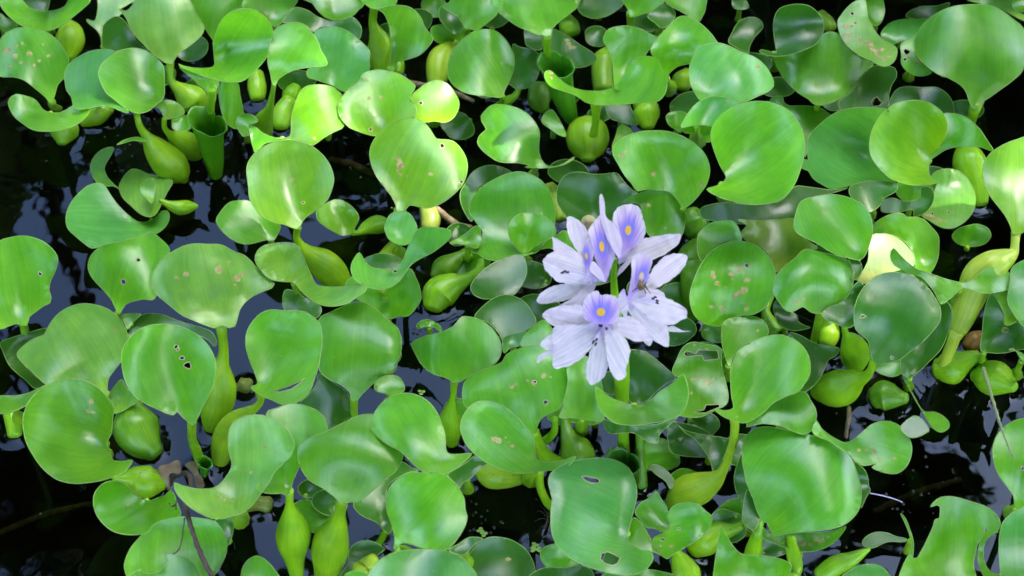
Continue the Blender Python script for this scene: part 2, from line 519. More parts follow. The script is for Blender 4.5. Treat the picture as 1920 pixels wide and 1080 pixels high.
    # vein coordinates
    if flame is not None:
        (fx, fy), fr, fdir = flame
        d = V - np.array([fx, fy])
        ax = np.array(fdir, float); ax /= np.linalg.norm(ax)
        pr = np.array([-ax[1], ax[0]])
        uv = np.stack([(d @ pr) / fr[0], (d @ ax) / fr[1]], 1)
    else:
        bb = np.asarray(base if base is not None else c0 + (0, Rp * 0.9), float)
        far = out[np.argmax(np.linalg.norm(out - bb, axis=1))]
        ax = c0 - bb
        if np.linalg.norm(ax) < 0.25 * Rp: ax = far - bb
        ax = ax / np.linalg.norm(ax); pr = np.array([-ax[1], ax[0]])
        tt = (V - bb) @ ax; Ln = max(1.0, ((out - bb) @ ax).max()); tt = tt / Ln
        ss = (V - bb) @ pr; W = max(1.0, np.abs((out - bb) @ pr).max())
        ss = ss / (W * np.sqrt(np.clip(1 - ((tt - 0.5) / 0.62)**2, 0.12, 1)))
        uv = np.stack([ss, tt], 1)
    # margin bead along the outline
    faces = [tuple(f) for f in F.tolist()]
    mil = mi.tolist()
    allP = [P]; alluv = [uv]
    if rimr:
        # boundary loops
        cnt = {}
        for f in F.tolist():
            for i in range(3):
                k = (f[i], f[(i + 1) % 3]); cnt[k] = 1
        nxt = {k[0]: k[1] for k in cnt if (k[1], k[0]) not in cnt}
        seen = set(); base_i = len(P)
        for s0 in list(nxt):
            if s0 in seen: continue
            loop = []; cur = s0
            while cur in nxt and cur not in seen:
                seen.add(cur); loop.append(cur); cur = nxt[cur]
            m = len(loop)
            if m < 8: continue
            pl = P[loop]
            tan = np.roll(pl, -1, 0) - np.roll(pl, 1, 0); tan /= (np.linalg.norm(tan, axis=1)[:, None] + 1e-12)
            view = (CAM - pl); view /= np.linalg.norm(view, axis=1)[:, None]
            sd = np.cross(tan, view); sd /= (np.linalg.norm(sd, axis=1)[:, None] + 1e-12)
            ishole = m < n0 * 0.6
            rads = rimr * (1.0 if not ishole else 0.8)
            ring = [pl + rads * (math.cos(x) * sd + math.sin(x) * view) for x in (0, math.pi / 2, math.pi, 3 * math.pi / 2)]
            for k in range(4): allP.append(ring[k]); alluv.append(uv[loop])
            for i in range(m):
                j = (i + 1) % m
                for k in range(4):
                    k2 = (k + 1) % 4
                    faces.append((base_i + k * m + i, base_i + k * m + j, base_i + k2 * m + j, base_i + k2 * m + i)); mil.append(2 if ishole else 3)
            base_i += 4 * m
    PP = np.concatenate(allP); UU = np.concatenate(alluv)
    bp = None
    if base is not None:
        bp = P[np.argmin(np.linalg.norm(V - np.asarray(base), axis=1))]
    return dict(out=out, P=PP, F=faces, mi=mil, uv=UU, base=bp, c=P.mean(0), px=V, t=t, Rm=Rm)

# ---------------------------------------------------------------- a stalk or float: a swelling round stem along a path
def make_tube(path, radii, nseg=18, step=0.003, open_top=False, cap=True):
    path = np.asarray(path, float); radii = np.asarray(radii, float)
    L = np.linalg.norm(np.diff(path, axis=0), axis=1)
    pts = np.concatenate([path, radii[:, None]], 1)
    n = len(pts); outp = []
    for i in range(n - 1):
        p0, p1, p2, p3 = pts[max(i - 1, 0)], pts[i], pts[i + 1], pts[min(i + 2, n - 1)]
        k = max(2, int(L[i] / step))
        for j in range(k):
            u = j / k
            outp.append(0.5 * ((2 * p1) + (-p0 + p2) * u + (2 * p0 - 5 * p1 + 4 * p2 - p3) * u**2 + (-p0 + 3 * p1 - 3 * p2 + p3) * u**3))
    outp.append(pts[-1]); outp = np.array(outp)
    C = outp[:, :3]; r = np.maximum(outp[:, 3], 1e-4)
    T = np.gradient(C, axis=0); T /= (np.linalg.norm(T, axis=1)[:, None] + 1e-12)
    N = np.zeros_like(C)
    up = np.array([1.0, 0.1, 0.05]); nv = up - T[0] * (up @ T[0]); N[0] = nv / np.linalg.norm(nv)
    for i in range(1, len(C)):
        v = N[i - 1] - T[i] * (N[i - 1] @ T[i]); N[i] = v / (np.linalg.norm(v) + 1e-12)
    B = np.cross(T, N)
    if not open_top:                                  # rounded ends
        def dome(Cc, Tt, Nn, Bb, rad, sgn):
            rings = []
            for k in (0.35, 0.7, 0.92):
                rings.append((Cc + sgn * Tt * rad * k * 0.6, Nn, Bb, rad * math.sqrt(1 - k * k)))
            return rings
        st = dome(C[0], T[0], N[0], B[0], r[0], -1)[::-1]
        en = dome(C[-1], T[-1], N[-1], B[-1], r[-1], 1)
    else:
        st = []; en = []
    if open_top:                                      # a rolled blade: a sheet that laps over itself, its free edge running down aslant
        ns = nseg + 8
        fr = np.linspace(0, 1, ns); an = -2.3 + fr * 2 * math.pi * 1.22
        tot = len(C); Ltot = np.linalg.norm(np.diff(C, axis=0), axis=1).sum(); stepL = Ltot / (tot - 1)
        V = []; U = []
        for i in range(tot):
            rr_ = r[i] * (1.0 - 0.16 * fr + 0.03 * np.sin(3 * an + i * 0.15)) * (1 + 0.16 * max(0, 1 - i / (0.3 * tot))**2 * (1 + np.sin(an * 2 + 0.5)))
            pts = C[i] + rr_[:, None] * (np.cos(an)[:, None] * N[i] + np.sin(an)[:, None] * B[i])
            drop = r[0] * (0.42 * np.sin(an + 0.8) + 2.6 * np.clip(1 - fr / 0.22, 0, 1)**1.3 + 0.06 * np.sin(6 * an))
            w = (1 - i / (tot - 1))
            V.append(pts + T[i] * (drop * w)[:, None]); U.append(np.stack([fr * 2 - 1, np.full(ns, 1 - i / tot)], 1))
        V = np.concatenate(V); U = np.concatenate(U)
        F = [(i * ns + k, i * ns + k + 1, (i + 1) * ns + k + 1, (i + 1) * ns + k) for i in range(tot - 1) for k in range(ns - 1)]
        return V, F, U
    rings = st + [(C[i], N[i], B[i], r[i]) for i in range(len(C))] + en
    V = []; U = []
    ang = np.linspace(0, 2 * math.pi, nseg, endpoint=False)
    tot = len(rings)
    for i, (c, nn, bb, rad) in enumerate(rings):
        V.append(c + rad * (np.cos(ang)[:, None] * nn + np.sin(ang)[:, None] * bb))
        U.append(np.stack([np.abs(np.linspace(-1, 1, nseg, endpoint=False)), np.full(nseg, i / tot)], 1))
    if open_top:                                      # slanting, slightly flared and uneven rim
        for i in range(min(len(V), max(3, tot // 3))):
            w = (1 - i / max(3, tot // 3))**1.5
            V[i] = V[i] - T[0] * (rings[0][3] * w * (0.30 * np.sin(ang + 0.6) + 0.10 * np.sin(2 * ang + 1.0) + 0.05 * np.sin(5 * ang)))[:, None]
            V[i] = C[i] + (V[i] - C[i]) * (1 + 0.06 * w * np.sin(3 * ang + 1))[:, None]
    V = np.concatenate(V); U = np.concatenate(U)
    F = []
    for i in range(tot - 1):
        for k in range(nseg):
            k2 = (k + 1) % nseg
            F.append((i * nseg + k, i * nseg + k2, (i + 1) * nseg + k2, (i + 1) * nseg + k))
    if not open_top:
        F.append(tuple(range(nseg))[::-1])
        F.append(tuple((tot - 1) * nseg + k for k in range(nseg)))
    return V, F, U

TINT = {'': (0.098, 0.375, 0.016), 'dark': (0.034, 0.165, 0.010), 'pale': (0.145, 0.395, 0.050), 'teal': (0.088, 0.375, 0.060),  # dark puts shade, trans shine-through, pale and teal sky sheen into the leaf colour
        'sun': (0.150, 0.390, 0.014), 'trans': (0.090, 0.360, 0.006), 'olive': (0.190, 0.310, 0.034), 'brown': (0.2, 0.10, 0.02), 'cream': (0.24, 0.38, 0.15)}  # sun and cream carry direct sunlight in the tint
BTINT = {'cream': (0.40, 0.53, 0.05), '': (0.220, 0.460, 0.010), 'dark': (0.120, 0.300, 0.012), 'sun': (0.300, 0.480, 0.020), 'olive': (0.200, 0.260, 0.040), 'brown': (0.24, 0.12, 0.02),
         'pale': (0.28, 0.47, 0.04)}  # sun puts sunlight into the stalk colour

def parse(DATA):
    items = []
    for ln in DATA.strip().splitlines():
        kind, rest = ln[0], ln[2:]
        head, pts, mid, opt = [x.strip() for x in rest.split('|')]
        idn, tile = head.split()
        nums = [tuple(float(v) for v in p.split(',')) for p in pts.split()]
        d = {}
        for kv in opt.split():
            k, v = kv.split('=', 1); d[k] = v
        items.append((kind, idn, tile, nums, mid, d))
    return items
DATA = """
L a01 00|0,90 40,120 120,170 100,200 40,220 0,190 -80,160 -60,90||z=2
L a02 00|640,140 585,130 600,160 650,200 680,250 690,320 720,200 790,120 830,80 810,65 850,40 920,-10 900,-80 680,-80 660,60|690,310|z=3
L a03 00|690,310 690,220 700,170 740,130 790,110 840,140 880,200 920,270 960,310 1000,340 900,335 780,345 720,340|720,335|z=2 t=dark
P a14 00|430,140,30 470,220,90 470,300,95 460,390,50||
L a01b 00|160,-90 150,8 216,61 317,70 324,-90||z=4 t=dark a=45 of=l1
L l1 00|0,10 10,50 60,110 130,165 210,200 290,212 370,195 440,155 510,100 570,50 610,0 560,-60 470,-10 440,40 390,65 330,75 250,70 190,45 150,0 120,-50 40,-60|300,110|a=-5 cy=.1
L a05 00|1290,10 1280,-40 1400,-100 1650,-80 1710,0 1700,50 1650,60 1560,80 1500,150 1470,220 1450,290 1430,260 1390,200 1350,130|1442,280|z=4 a=35
L a06 01|0,60 -20,20 40,-40 200,-60 350,-10 320,50 270,100 240,160 190,180 150,110 90,70|200,170|z=4 a=30
L a04 00|810,65 850,75 890,40 910,0 950,-60 1100,-90 1250,-60 1290,10 1320,90 1360,150 1380,190 1350,250 1280,310 1210,360 1180,400 1165,430 1130,430 1110,420 1040,370 980,310 920,250 880,190 850,120|1150,425|a=25 cx=-.1 t=pale s=4
P a04p 00|1150,425,26 1150,500,24 1165,560,28 1210,600,50 1290,670,105 1320,720,80 1330,770,40|a04|
P a15 00|740,730,40 650,770,80 560,820,50||
L l2 00|0,270 30,230 110,190 200,190 290,210 350,240 400,290 440,350 465,410 455,470 430,530 390,570 370,640 345,700 310,660 240,600 160,540 90,520 0,515 -60,450 -50,330|350,690|a=25 cx=-.08 sp=60,340,26;100,380,22;110,310,16;150,290,14;140,420,16;200,360,24;230,440,14;290,300,12;330,375,16;265,410,14;40,350,16;70,440,14
P l2p 00|350,690,28 355,715,26 400,735,22|l2|
P a13 00|440,860,95 430,910,90 420,960,40||
L a12 00|55,690 80,650 110,635 200,655 245,680 290,740 340,760 400,760 450,740 490,715 600,730 600,760 560,810 500,850 400,880 300,888 220,875 150,830 100,790 70,740|350,770|a=0 cy=.12
L a09 00|440,560 435,500 460,440 520,390 600,350 680,335 760,340 800,400 800,650 870,760 820,750 740,720 680,715 600,730 530,740 500,730 490,690 480,650 450,610||a=15 b=-10 t=teal
P a11p 00|1110,800,18 1110,860,18 1150,910,28 1230,960,85 1290,1000,85 1320,1040,60|a11|
L a11 00|1050,710 1100,680 1160,680 1210,705 1245,750 1230,775 1170,795 1120,800 1080,740|1112,795|a=30 t=sun
L a10 00|665,490 680,440 720,400 790,350 850,330 920,325 990,345 1040,380 1085,420 1105,450 1108,560 1105,660 1060,700 1010,745 950,765 890,755 830,720 770,670 720,630 690,580 670,530|1090,640|a=15 b=5 cx=.1
P a10p F|256,212,6 262,236,6.5 275,256,10 290,276,22 307,296,30 325,314,31 340,330,20 346,338,8|a10|
P a16 00|1730,500,50 1735,590,65 1740,660,50||
L a08b 00|1475,600 1490,560 1550,545 1605,560 1620,640 1640,740 1650,820 1600,870 1530,830 1490,730||z=3 a=45 t=trans cx=-.12 cy=0
P a07p 00|1430,600,30 1425,680,28 1420,750,27 1415,900,25|a07|
L a07u 00|1215,455 1260,500 1340,570 1395,620 1400,690 1450,690 1460,600 1475,550 1380,520 1290,480|1425,685|a=50 t=trans of=a07
P a08 00|1392,815,116 1410,930,98 1440,1080,72 1455,1190,50||open=1 z=6 t=trans
L a07 00|1205,430 1240,445 1330,460 1440,450 1445,380 1440,300 1460,210 1490,140 1540,90 1600,65 1680,60 1750,80 1800,120 1835,180 1845,240 1830,320 1790,400 1740,460 1680,520 1630,550 1560,555 1490,548 1420,530 1340,500 1260,470 1215,450|1450,500|a=15 cy=.28 cx=.1 z=10
L d04 01|350,-40 400,0 450,20 480,60 530,110 590,135 640,132 720,110 770,60 800,30 760,-60|600,120|a=5
L d03 01|250,150 290,90 340,50 420,70 480,110 560,140 640,140 720,115 770,160 785,210 765,265 720,230 650,190 580,180 500,185 460,215 400,165 330,150||z=2 a=30 t=dark
L d02 01|465,215 520,190 590,182 660,195 720,230 780,280 840,345 838,400 838,470 800,510 760,550 720,580 670,620 640,610 600,580 540,560 480,540 420,520 420,470 500,440 550,440 510,340 490,280|600,580|a=20 t=teal
L d01 01|150,420 160,330 180,260 200,200 260,165 340,152 400,170 450,220 490,280 510,340 545,400 550,440 500,450 430,455 340,470 270,500 220,540 200,580 180,560 170,500|195,570|a=28
P d01p 01|195,560,17 185,620,17 160,740,30 120,830,68 130,920,55|d01|
P d05p 01|870,50,28 860,150,28 880,210,45 910,300,85 910,400,85 930,470,70||z=6
P d05q 01|1030,400,40 1035,450,42 1035,490,35||
L d05t 01|780,-10 900,-40 1010,-30 1020,20 990,35 920,55 880,60 840,50||a=5 of=d05
L d05 01|850,50 880,60 930,85 960,140 980,220 985,310 980,400 970,480 1000,480 1030,420 1100,400 1180,370 1240,310 1268,260 1240,220 1210,180 1180,110 1130,60 1080,40 1000,35 950,45 900,60|985,470|a=45 b=-10 t=trans
L d06 01|1310,60 1350,40 1420,100 1470,170 1460,210 1430,230 1400,225 1350,180 1310,120|1412,222|z=3 t=dark
P d06p 01|1410,225,15 1395,300,14|d06|
L d07 01|1330,40 1380,15 1400,-40 1640,-40 1680,50 1700,90 1640,150 1580,195 1550,210 1520,190 1490,200 1470,160 1430,110 1380,80|1500,195|a=20
P d07p 01|1500,190,28 1480,250,22 1450,310,20|d07|
P d08 01|1425,290,18 1380,320,50 1320,400,88 1300,500,80 1290,560,60||t=sun
L d10 02|150,300 200,320 270,330 330,370 345,420 320,500 300,550 260,590 210,600 170,600 130,570 100,560 140,470 160,400|195,595|z=3 t=dark a=30
P d10p 02|190,600,18 160,650,25 100,690,35 20,760,35|d10|
L d09 01|1365,480 1370,410 1400,340 1450,280 1510,230 1570,203 1640,198 1700,215 1750,260 1790,320 1815,390 1810,470 1780,550 1750,610 1740,650 1720,660 1650,652 1570,645 1480,625 1410,580 1375,530|1730,650|a=20 cx=-.12 b=-8 sp=1730,430,12
P d14a 01|340,590,40 310,640,65 280,680,40||
P d14b 01|300,690,60 250,770,70 240,850,60||
L d15 00|1590,830 1620,780 1680,770 1720,790 1740,820 1680,850 1690,900 1640,920||z=3
L d11b 01|25,840 70,860 120,900 200,930 280,945 200,955 130,970 80,1020 65,1030 40,950||z=4 a=25 of=d11
L d11 01|300,920 310,800 330,720 370,620 420,580 500,572 570,580 620,610 655,650 650,740 665,850 600,890 530,930 490,960 460,980 400,970 330,950 260,940 200,930|240,935|a=20 t=sun sp=465,935,14
L d13 01|1110,655 1160,610 1210,570 1270,545 1330,545 1380,580 1410,620 1440,680 1440,730 1410,790 1370,820 1330,828 1280,818 1190,828 1140,790 1155,740 1140,700||a=15 t=sun ho=1185,695,14
L d12 01|627,730 640,680 680,620 740,570 775,540 790,500 840,480 900,470 970,480 1040,500 1110,545 1148,580 1140,610 1120,630 1135,645 1105,655 1110,680 1140,710 1155,740 1140,790 1080,795 1020,820 960,870 920,905 880,918 830,910 770,890 700,860 660,820 635,780|930,890|a=12 t=sun sp=825,540,14;835,660,14;915,655,16 ho=845,875,12
L e06 02|590,20 580,-60 900,-60 900,20 850,70 780,110 700,125 620,100 590,60||z=2 t=dark
P e05 02|500,110,40 530,180,70 550,220,60||
L e03 02|230,200 280,215 340,240 345,330 320,340 260,320 235,290||z=2 t=dark
L e04 02|420,200 460,210 530,250 600,300 680,350 718,390 700,420 640,450 560,455 545,430 540,390 480,380 430,400 405,350||z=2 a=10 t=dark sp=520,270,18;530,300,20;560,320,20;540,325,16
P e19p 02|330,600,75 330,680,80 360,740,40||t=dark
L e19 02|345,800 370,760 410,740 440,770 490,860 510,920 460,910 400,870 350,830||z=2 a=35
P e02 02|430,430,108 470,600,92 520,750,66 560,830,40||open=1 z=7
P e01p 02|380,240,32 380,320,27 395,390,30 440,480,35|e01|zend=4
L e01 02|0,20 10,-40 560,-60 600,0 570,60 510,110 460,150 420,190 405,240 375,245 345,235 320,235 260,210 180,175 100,120 40,70|380,238|a=25 z=9 sp=70,30,12;85,75,12;105,105,14;295,180,12;580,10,14
L e07 02|880,-20 900,20 930,70 940,110 980,110 1030,95 1080,80 1130,50 1175,10 1200,-40 1000,-80|955,105|z=5 a=30
P e07p 02|950,90,35 945,180,25 940,250,25|e07|
P e10 02|800,330,30 770,400,80 755,500,75 760,600,70||
P e11 02|1010,690,60 1050,740,88 1050,790,88 1060,850,50||
L e11b 02|780,715 850,700 930,700 950,740 975,790 990,840 930,840 860,820 800,790||z=3 t=dark
P e09q 02|655,797,34 655,815,84 655,850,122 655,900,143 655,940,145 655,990,132 655,1035,98 655,1068,52||
P e09p 02|715,690,45 710,770,28 705,850,25 692,910,28|e09|zend=4.5
L e08 02|760,270 770,230 800,195 860,178 920,175 1000,190 1080,230 1165,268 1130,300 1080,330 1050,360 1030,420 980,470 940,520 910,560 880,600 840,600 830,480 820,400 790,330|880,560|a=40 z=7 of=e09
L e09 02|365,490 370,540 400,580 440,600 520,625 590,655 640,690 700,705 780,712 860,710 950,700 1040,690 1110,690 1160,660 1185,610 1192,540 1180,480 1150,420 1110,390 1060,380 1010,385 960,400 920,450 900,500 870,550 830,590 760,612 680,615 600,605 520,575 460,530 430,500 400,475|715,690|a=5 cy=.15 cx=.12 sp=405,490,18;410,525,14
P e18 02|1330,480,30 1300,540,75 1290,590,55||
L e13b 02|1060,110 1110,60 1170,25 1230,60 1245,110 1210,160 1160,190 1110,155||z=2 t=dark
L e13 02|1180,10 1230,50 1290,80 1350,120 1400,150 1430,110 1450,60 1440,-40 1200,-40||z=4 a=35
L e15 02|1630,0 1640,50 1690,65 1740,50 1720,0 1690,-30||z=3 t=dark
L e14 02|1605,280 1630,220 1670,150 1730,120 1790,120 1830,150 1835,190 1800,230 1770,270 1745,320 1740,360 1700,345 1640,310||z=3 t=dark a=20
L e12 02|1080,330 1110,280 1150,230 1210,170 1260,120 1310,108 1370,130 1430,170 1490,230 1530,285 1560,330 1480,400 1340,430 1260,450 1210,490 1190,520 1170,480 1140,420 1090,370|1195,510|a=28 cy=-.1 sp=1228,220,12
L e16 02|1340,510 1345,440 1370,380 1410,320 1470,295 1540,290 1610,310 1690,350 1770,380 1830,420 1880,480 1910,550 1910,580 1870,620 1800,650 1740,680 1690,695 1600,690 1500,680 1420,680 1380,630 1350,570|1480,680|a=15 cx=-.1 t=teal sp=1805,450,18
L f05b 03|1075,110 1110,70 1180,45 1280,40 1370,20 1330,80 1250,130 1150,130||z=2 t=dark
L f06 03|905,240 930,190 980,150 1060,130 1150,130 1220,130 1170,200 1130,250 1040,280 990,300 950,280||z=3 t=teal a=10
L f05 03|790,60 810,0 830,-40 900,-40 930,50 925,110 900,160 870,175 840,155 810,110||z=4 a=45 t=trans
P f03 03|500,90,30 540,150,50 560,190,50||t=sun
L f02 03|190,385 300,370 380,340 450,310 490,270 520,230 560,215 620,230 660,300 720,360 800,410 860,430 800,480 750,540 710,600 650,650 580,690 510,712 450,700 420,670 340,620 270,550 220,480|490,705|a=25 cx=-.12
L f01 03|180,180 190,110 220,60 280,35 350,28 420,40 480,85 515,140 518,210 490,270 450,310 380,340 310,365 240,378 180,380 120,370 85,345 100,335 160,350 200,355 190,280|190,365|a=25 t=dark cy=.15
L f10 03|620,690 680,640 720,600 760,540 830,460 900,440 1000,460 1010,520 980,570 960,640 950,720 880,730 760,740 650,750||z=2 t=dark a=30 ho=870,690,40
L f07 03|1040,300 1100,260 1150,250 1130,330 1160,400 1220,460 1250,490 1200,512 1140,510 1080,480 1045,430 1045,370||z=4 sp=1155,425,22;1095,390,16 ho=1078,350,22;1068,400,14
L f04 03|640,100 680,50 740,5 800,0 810,60 820,130 850,180 880,230 930,275 980,300 1015,330 1010,380 990,420 940,450 890,440 840,410 770,380 700,330 650,270 620,200 615,140||a=8 t=pale sp=668,180,20;700,178,20;660,235,18;680,275,24;690,240,16;765,275,18;795,290,18;830,310,22;850,330,22;880,370,22;910,335,18;925,395,18;960,385,14;840,295,14;870,345,22 ho=712,92,12;733,155,10
L f09b 03|1780,0 1770,40 1830,75 1900,70 1900,-40||z=3 t=trans of=f09
L f09 03|1490,0 1560,20 1650,40 1720,60 1790,100 1872,140 1900,130 1872,100 1800,60 1780,0 1700,-40 1500,-40||z=4 a=5 t=pale
L f11 03|960,720 980,650 1020,600 1080,585 1180,590 1280,590 1350,630 1390,690 1400,760 1390,780 1300,770 1180,690 1050,710||z=2 t=dark a=15
P f08p 03|1560,680,45 1530,770,35 1510,840,30|f08|
L f08 03|1130,310 1140,250 1180,180 1240,120 1320,70 1410,40 1520,30 1630,35 1720,70 1800,130 1860,180 1880,250 1872,400 1860,480 1800,540 1720,600 1650,650 1590,690 1550,740 1520,725 1500,680 1480,620 1445,575 1370,530 1290,500 1220,450 1160,390|1555,720|a=22 cx=-.08 z=7
P f15 13|1480,60,70 1500,150,112 1550,300,95 1580,430,50||
L e25 03|160,690 180,655 240,650 250,690 290,715 330,715 420,715 500,730 560,770 605,795 560,840 500,890 450,950 410,1010 395,1060 380,880 330,800||z=3 a=20
L f12 F|1513,275 1518,255 1535,235 1560,215 1585,205 1620,201 1650,203 1668,207 1655,225 1645,245 1640,265 1640,290 1646,310 1655,325 1680,343 1655,341 1630,338 1610,343 1585,350 1560,354 1540,345 1525,335 1515,320 1503,315 1503,298 1515,300|1640,320|a=12 cx=.1 cy=.22 t=teal
L f14 F|1742,300 1755,278 1765,255 1765,230 1765,214 1790,213 1815,222 1835,240 1850,262 1863,283 1850,280 1835,275 1800,275 1775,280 1755,292|1745,298|a=35 b=-25 t=trans of=f13
L f18b 13|920,420 980,400 1050,420 1110,420 1170,400 1180,330 1240,330 1265,380 1240,460 1190,510 1130,525 1120,480 1000,500 910,490||z=3 t=dark
L f18 13|690,350 720,310 830,285 1000,295 1020,330 1000,360 930,400 900,450 840,495 780,480 720,420||z=2 t=dark a=35
L f17 F|1757,343 1742,345 1750,325 1765,318 1785,317 1805,325 1820,345 1829,370 1825,395 1810,415 1790,427 1770,428 1752,420 1740,412 1728,405 1740,395 1750,380 1752,360||a=4 t=pale z=3 sp=1735,402,6;1745,405,6;1752,410,6;1760,412,5;1770,413,4 ho=1779,398,2.5;1748,400,2
L f13 F|1630,270 1635,245 1647,222 1665,203 1685,192 1710,188 1735,190 1755,200 1770,215 1777,235 1773,255 1762,275 1748,290 1743,300 1742,325 1752,340 1757,343 1740,347 1710,347 1690,343 1670,335 1655,322 1640,305 1632,290|1742,300|a=18 cx=.15 cy=.05 t=sun
L d20 F|1075,485 1050,475 1030,465 997,470 1020,455 1045,440 1060,432 1075,450 1085,470||z=4 a=40 t=trans of=c09
L c07 11|1450,370 1480,310 1530,230 1600,190 1680,180 1750,200 1800,240 1700,300 1560,340 1530,560 1500,530 1460,450||z=2 t=dark a=20
P e23p 12|370,340,30 410,330,40 440,420,40 470,540,40||t=sun
L e23 12|445,420 450,340 480,270 530,235 600,225 680,238 760,240 850,232 900,290 960,350 1000,380 900,430 850,560 800,580 700,570 590,560 530,570 500,510 470,470|700,560|z=3 a=28 t=dark
P e23q 12|1340,520,80 1380,580,100 1390,640,80||t=dark
L e22 12|890,430 940,395 1000,370 1060,350 1120,345 1190,355 1250,390 1295,450 1315,530 1310,590 1290,650 1220,660 1140,665 1080,660 1040,600 1020,500 1000,440|1100,655|a=25 t=trans sp=1065,450,16;1180,605,12
L e21b 02|860,1040 820,1000 840,930 870,850 930,860 970,920 950,980||z=4 t=sun a=30
L e20 02|-65,785 -30,740 10,710 70,705 150,720 220,750 270,790 310,840 330,900 325,980 330,1050 370,1110 430,1125 500,1100 570,1055 560,1075 480,1118 400,1132 310,1135 230,1130 255,1115 180,1100 120,1100 50,1090 0,1060 -60,1010 -90,960 -70,910 -40,885 -30,870 -60,820|330,1100|a=15 cx=-.05 z=5
L e21 F|1148,285 1155,268 1175,255 1200,247 1225,245 1255,247 1285,258 1310,275 1325,295 1331,320 1325,345 1315,360 1300,378 1282,390 1270,375 1255,360 1235,357 1215,355 1195,358 1185,345 1172,330 1160,310|1283,388|a=15 cx=.12 cy=.1 sp=1172,285,5;1165,293,6;1225,327,5;1189,290,3;1315,346,6
L e17c 02|1183,790 1210,760 1270,750 1325,770 1300,830 1285,870 1285,895 1240,870 1200,840||z=3 a=40 t=trans
L e17b 02|1285,865 1350,850 1440,840 1510,845 1490,950 1450,955 1380,910 1310,895|1400,905|z=4 a=55 t=trans of=e17
L e17 02|1285,860 1310,800 1350,740 1400,690 1460,660 1530,650 1600,665 1675,705 1620,740 1560,790 1520,850 1440,845 1350,850|1400,850|a=10 t=teal sp=1600,685,14
L f19z F|1355,380 1400,383 1460,378 1490,350 1510,350 1560,356 1590,352 1560,362 1510,375 1490,410 1400,420 1320,410 1315,390||z=2 t=dark a=30
L f22 13|0,585 -50,560 -60,545 70,555 150,550 240,545 310,540 330,620 400,680 480,740 380,760 300,830 230,880 195,900 170,820 120,750 50,710 0,690 -40,640||z=3 a=15 t=olive
L f23 12|1395,720 1400,650 1440,600 1500,565 1580,555 1640,560 1680,620 1690,690 1600,690 1530,720 1470,770 1430,830 1400,780||z=4 a=25
L e24 F|1325,355 1345,348 1362,335 1350,310 1340,285 1333,260 1335,240 1348,220 1370,203 1400,192 1430,190 1460,197 1485,212 1500,235 1508,260 1508,290 1500,320 1490,345 1475,365 1455,378 1430,383 1400,383 1370,377 1345,368|1352,340|a=12 cx=.12 cy=.08
L b01 10|810,345 770,320 700,320 650,290 620,240 610,190 630,130 680,80 740,58 770,65 750,110 720,160 705,200 720,250 760,300||z=1 a=5 c0=1
L b01b 10|790,40 850,5 930,-10 990,15 960,22 900,12 840,28||z=1 a=5 c0=1
L b03 10|445,560 450,500 480,430 530,370 590,320 650,300 700,310 740,370 790,440 850,500 930,560 1000,560 1050,530 1090,490 1130,490 1145,530 1120,590 1060,640 1000,650 900,670 800,700 700,720 620,740 560,700 500,650 460,610|1020,560|a=0 cx=.04 cy=.04 z=1.2 t=teal
L b02 10|805,340 810,300 840,250 890,205 950,215 1000,240 1060,250 1165,285 1130,360 1090,440 1060,500 1020,530 950,510 880,450 830,400||a=4 z=.9 t=pale c0=1
L b02b 10|950,320 980,290 1020,265 1045,280 1045,340 1040,400 1020,440 985,400 955,370||a=30 z=2.5 t=pale
P b02p 10|1080,415,15 1130,440,25 1200,465,48 1270,460,45 1330,455,15||
L b05 F|165,497 172,477 190,462 215,455 245,448 268,440 283,435 300,447 318,468 310,500 300,520 290,560 270,561 250,565 235,572 224,588 217,580 211,565 195,545 178,527 168,512|222,585|a=15 cx=-.1 z=4 ho=260,488,5;231,528,6
P b04p F|44,606,8 47,623,8 49,640,8 52,660,9|b04|
L b04 F|0,452 17,446 39,442 61,445 81,453 97,466 107,479 108,493 103,510 95,527 92,543 96,558 94,568 83,573 64,587 55,595 50,610 36,608 30,607 15,612 0,617 -30,600 -40,500|44,607|a=20 z=6 ho=75,513,4
L g06 20|870,370 900,310 950,260 1020,245 1100,255 1170,280 1260,310 1360,340 1430,370 1460,430 1450,470 1400,420 1300,380 1200,360 1100,355 1000,370 930,410 880,420||z=2 t=dark a=10
L g06b 20|820,260 870,245 950,250 900,300 865,350 840,310||z=2 t=pale
P b06p F|414,612,11 418,640,9 419,664,10 414,687,17 412,715,29 411,745,31 403,775,28 395,800,16|b06|
L b06 F|283,535 285,515 295,497 315,478 340,463 365,457 390,458 415,459 440,472 460,480 480,500 500,520 515,532 510,540 490,548 475,555 462,565 450,580 445,598 440,612 430,615 418,610 410,612 400,615 385,610 365,602 340,590 315,570 295,553|414,611|a=18 cx=-.08 z=9 t=pale sp=331,521,5;348,514,7;410,506,8;443,520,7;452,516,6;447,525,5;400,465,3
L c02 F|405,415 415,395 430,380 450,376 470,378 490,400 525,420 520,440 512,452 500,450 480,455 460,458 440,452 420,437|512,448|z=2 a=10
P c01p 11|355,600,25 345,660,24 370,720,35 430,780,62 520,840,100 590,910,105 640,980,80 660,1020,40|c01|
L c01 11|10,190 30,140 80,80 150,40 230,15 310,10 390,25 470,65 540,130 580,200 598,270 585,340 555,410 500,470 440,510 400,540 375,580 350,610 320,605 260,580 190,565 120,530 70,480 30,410 20,320 10,250|358,600|a=16 cx=.08 cy=.06 z=8 t=sun ho=390,432,8 sp=315,280,14
P c03p 11|725,635,20 760,635,18 820,600,45 890,580,65 940,590,52|c03|
L c03 11|480,500 510,460 560,430 610,410 660,420 720,460 760,510 765,550 740,600 725,635 660,655 600,630 540,595 490,550|725,630|a=20 cx=.15 z=2.5 t=sun
P c04p F|750,395,12 752,420,10 754,450,10|c04|
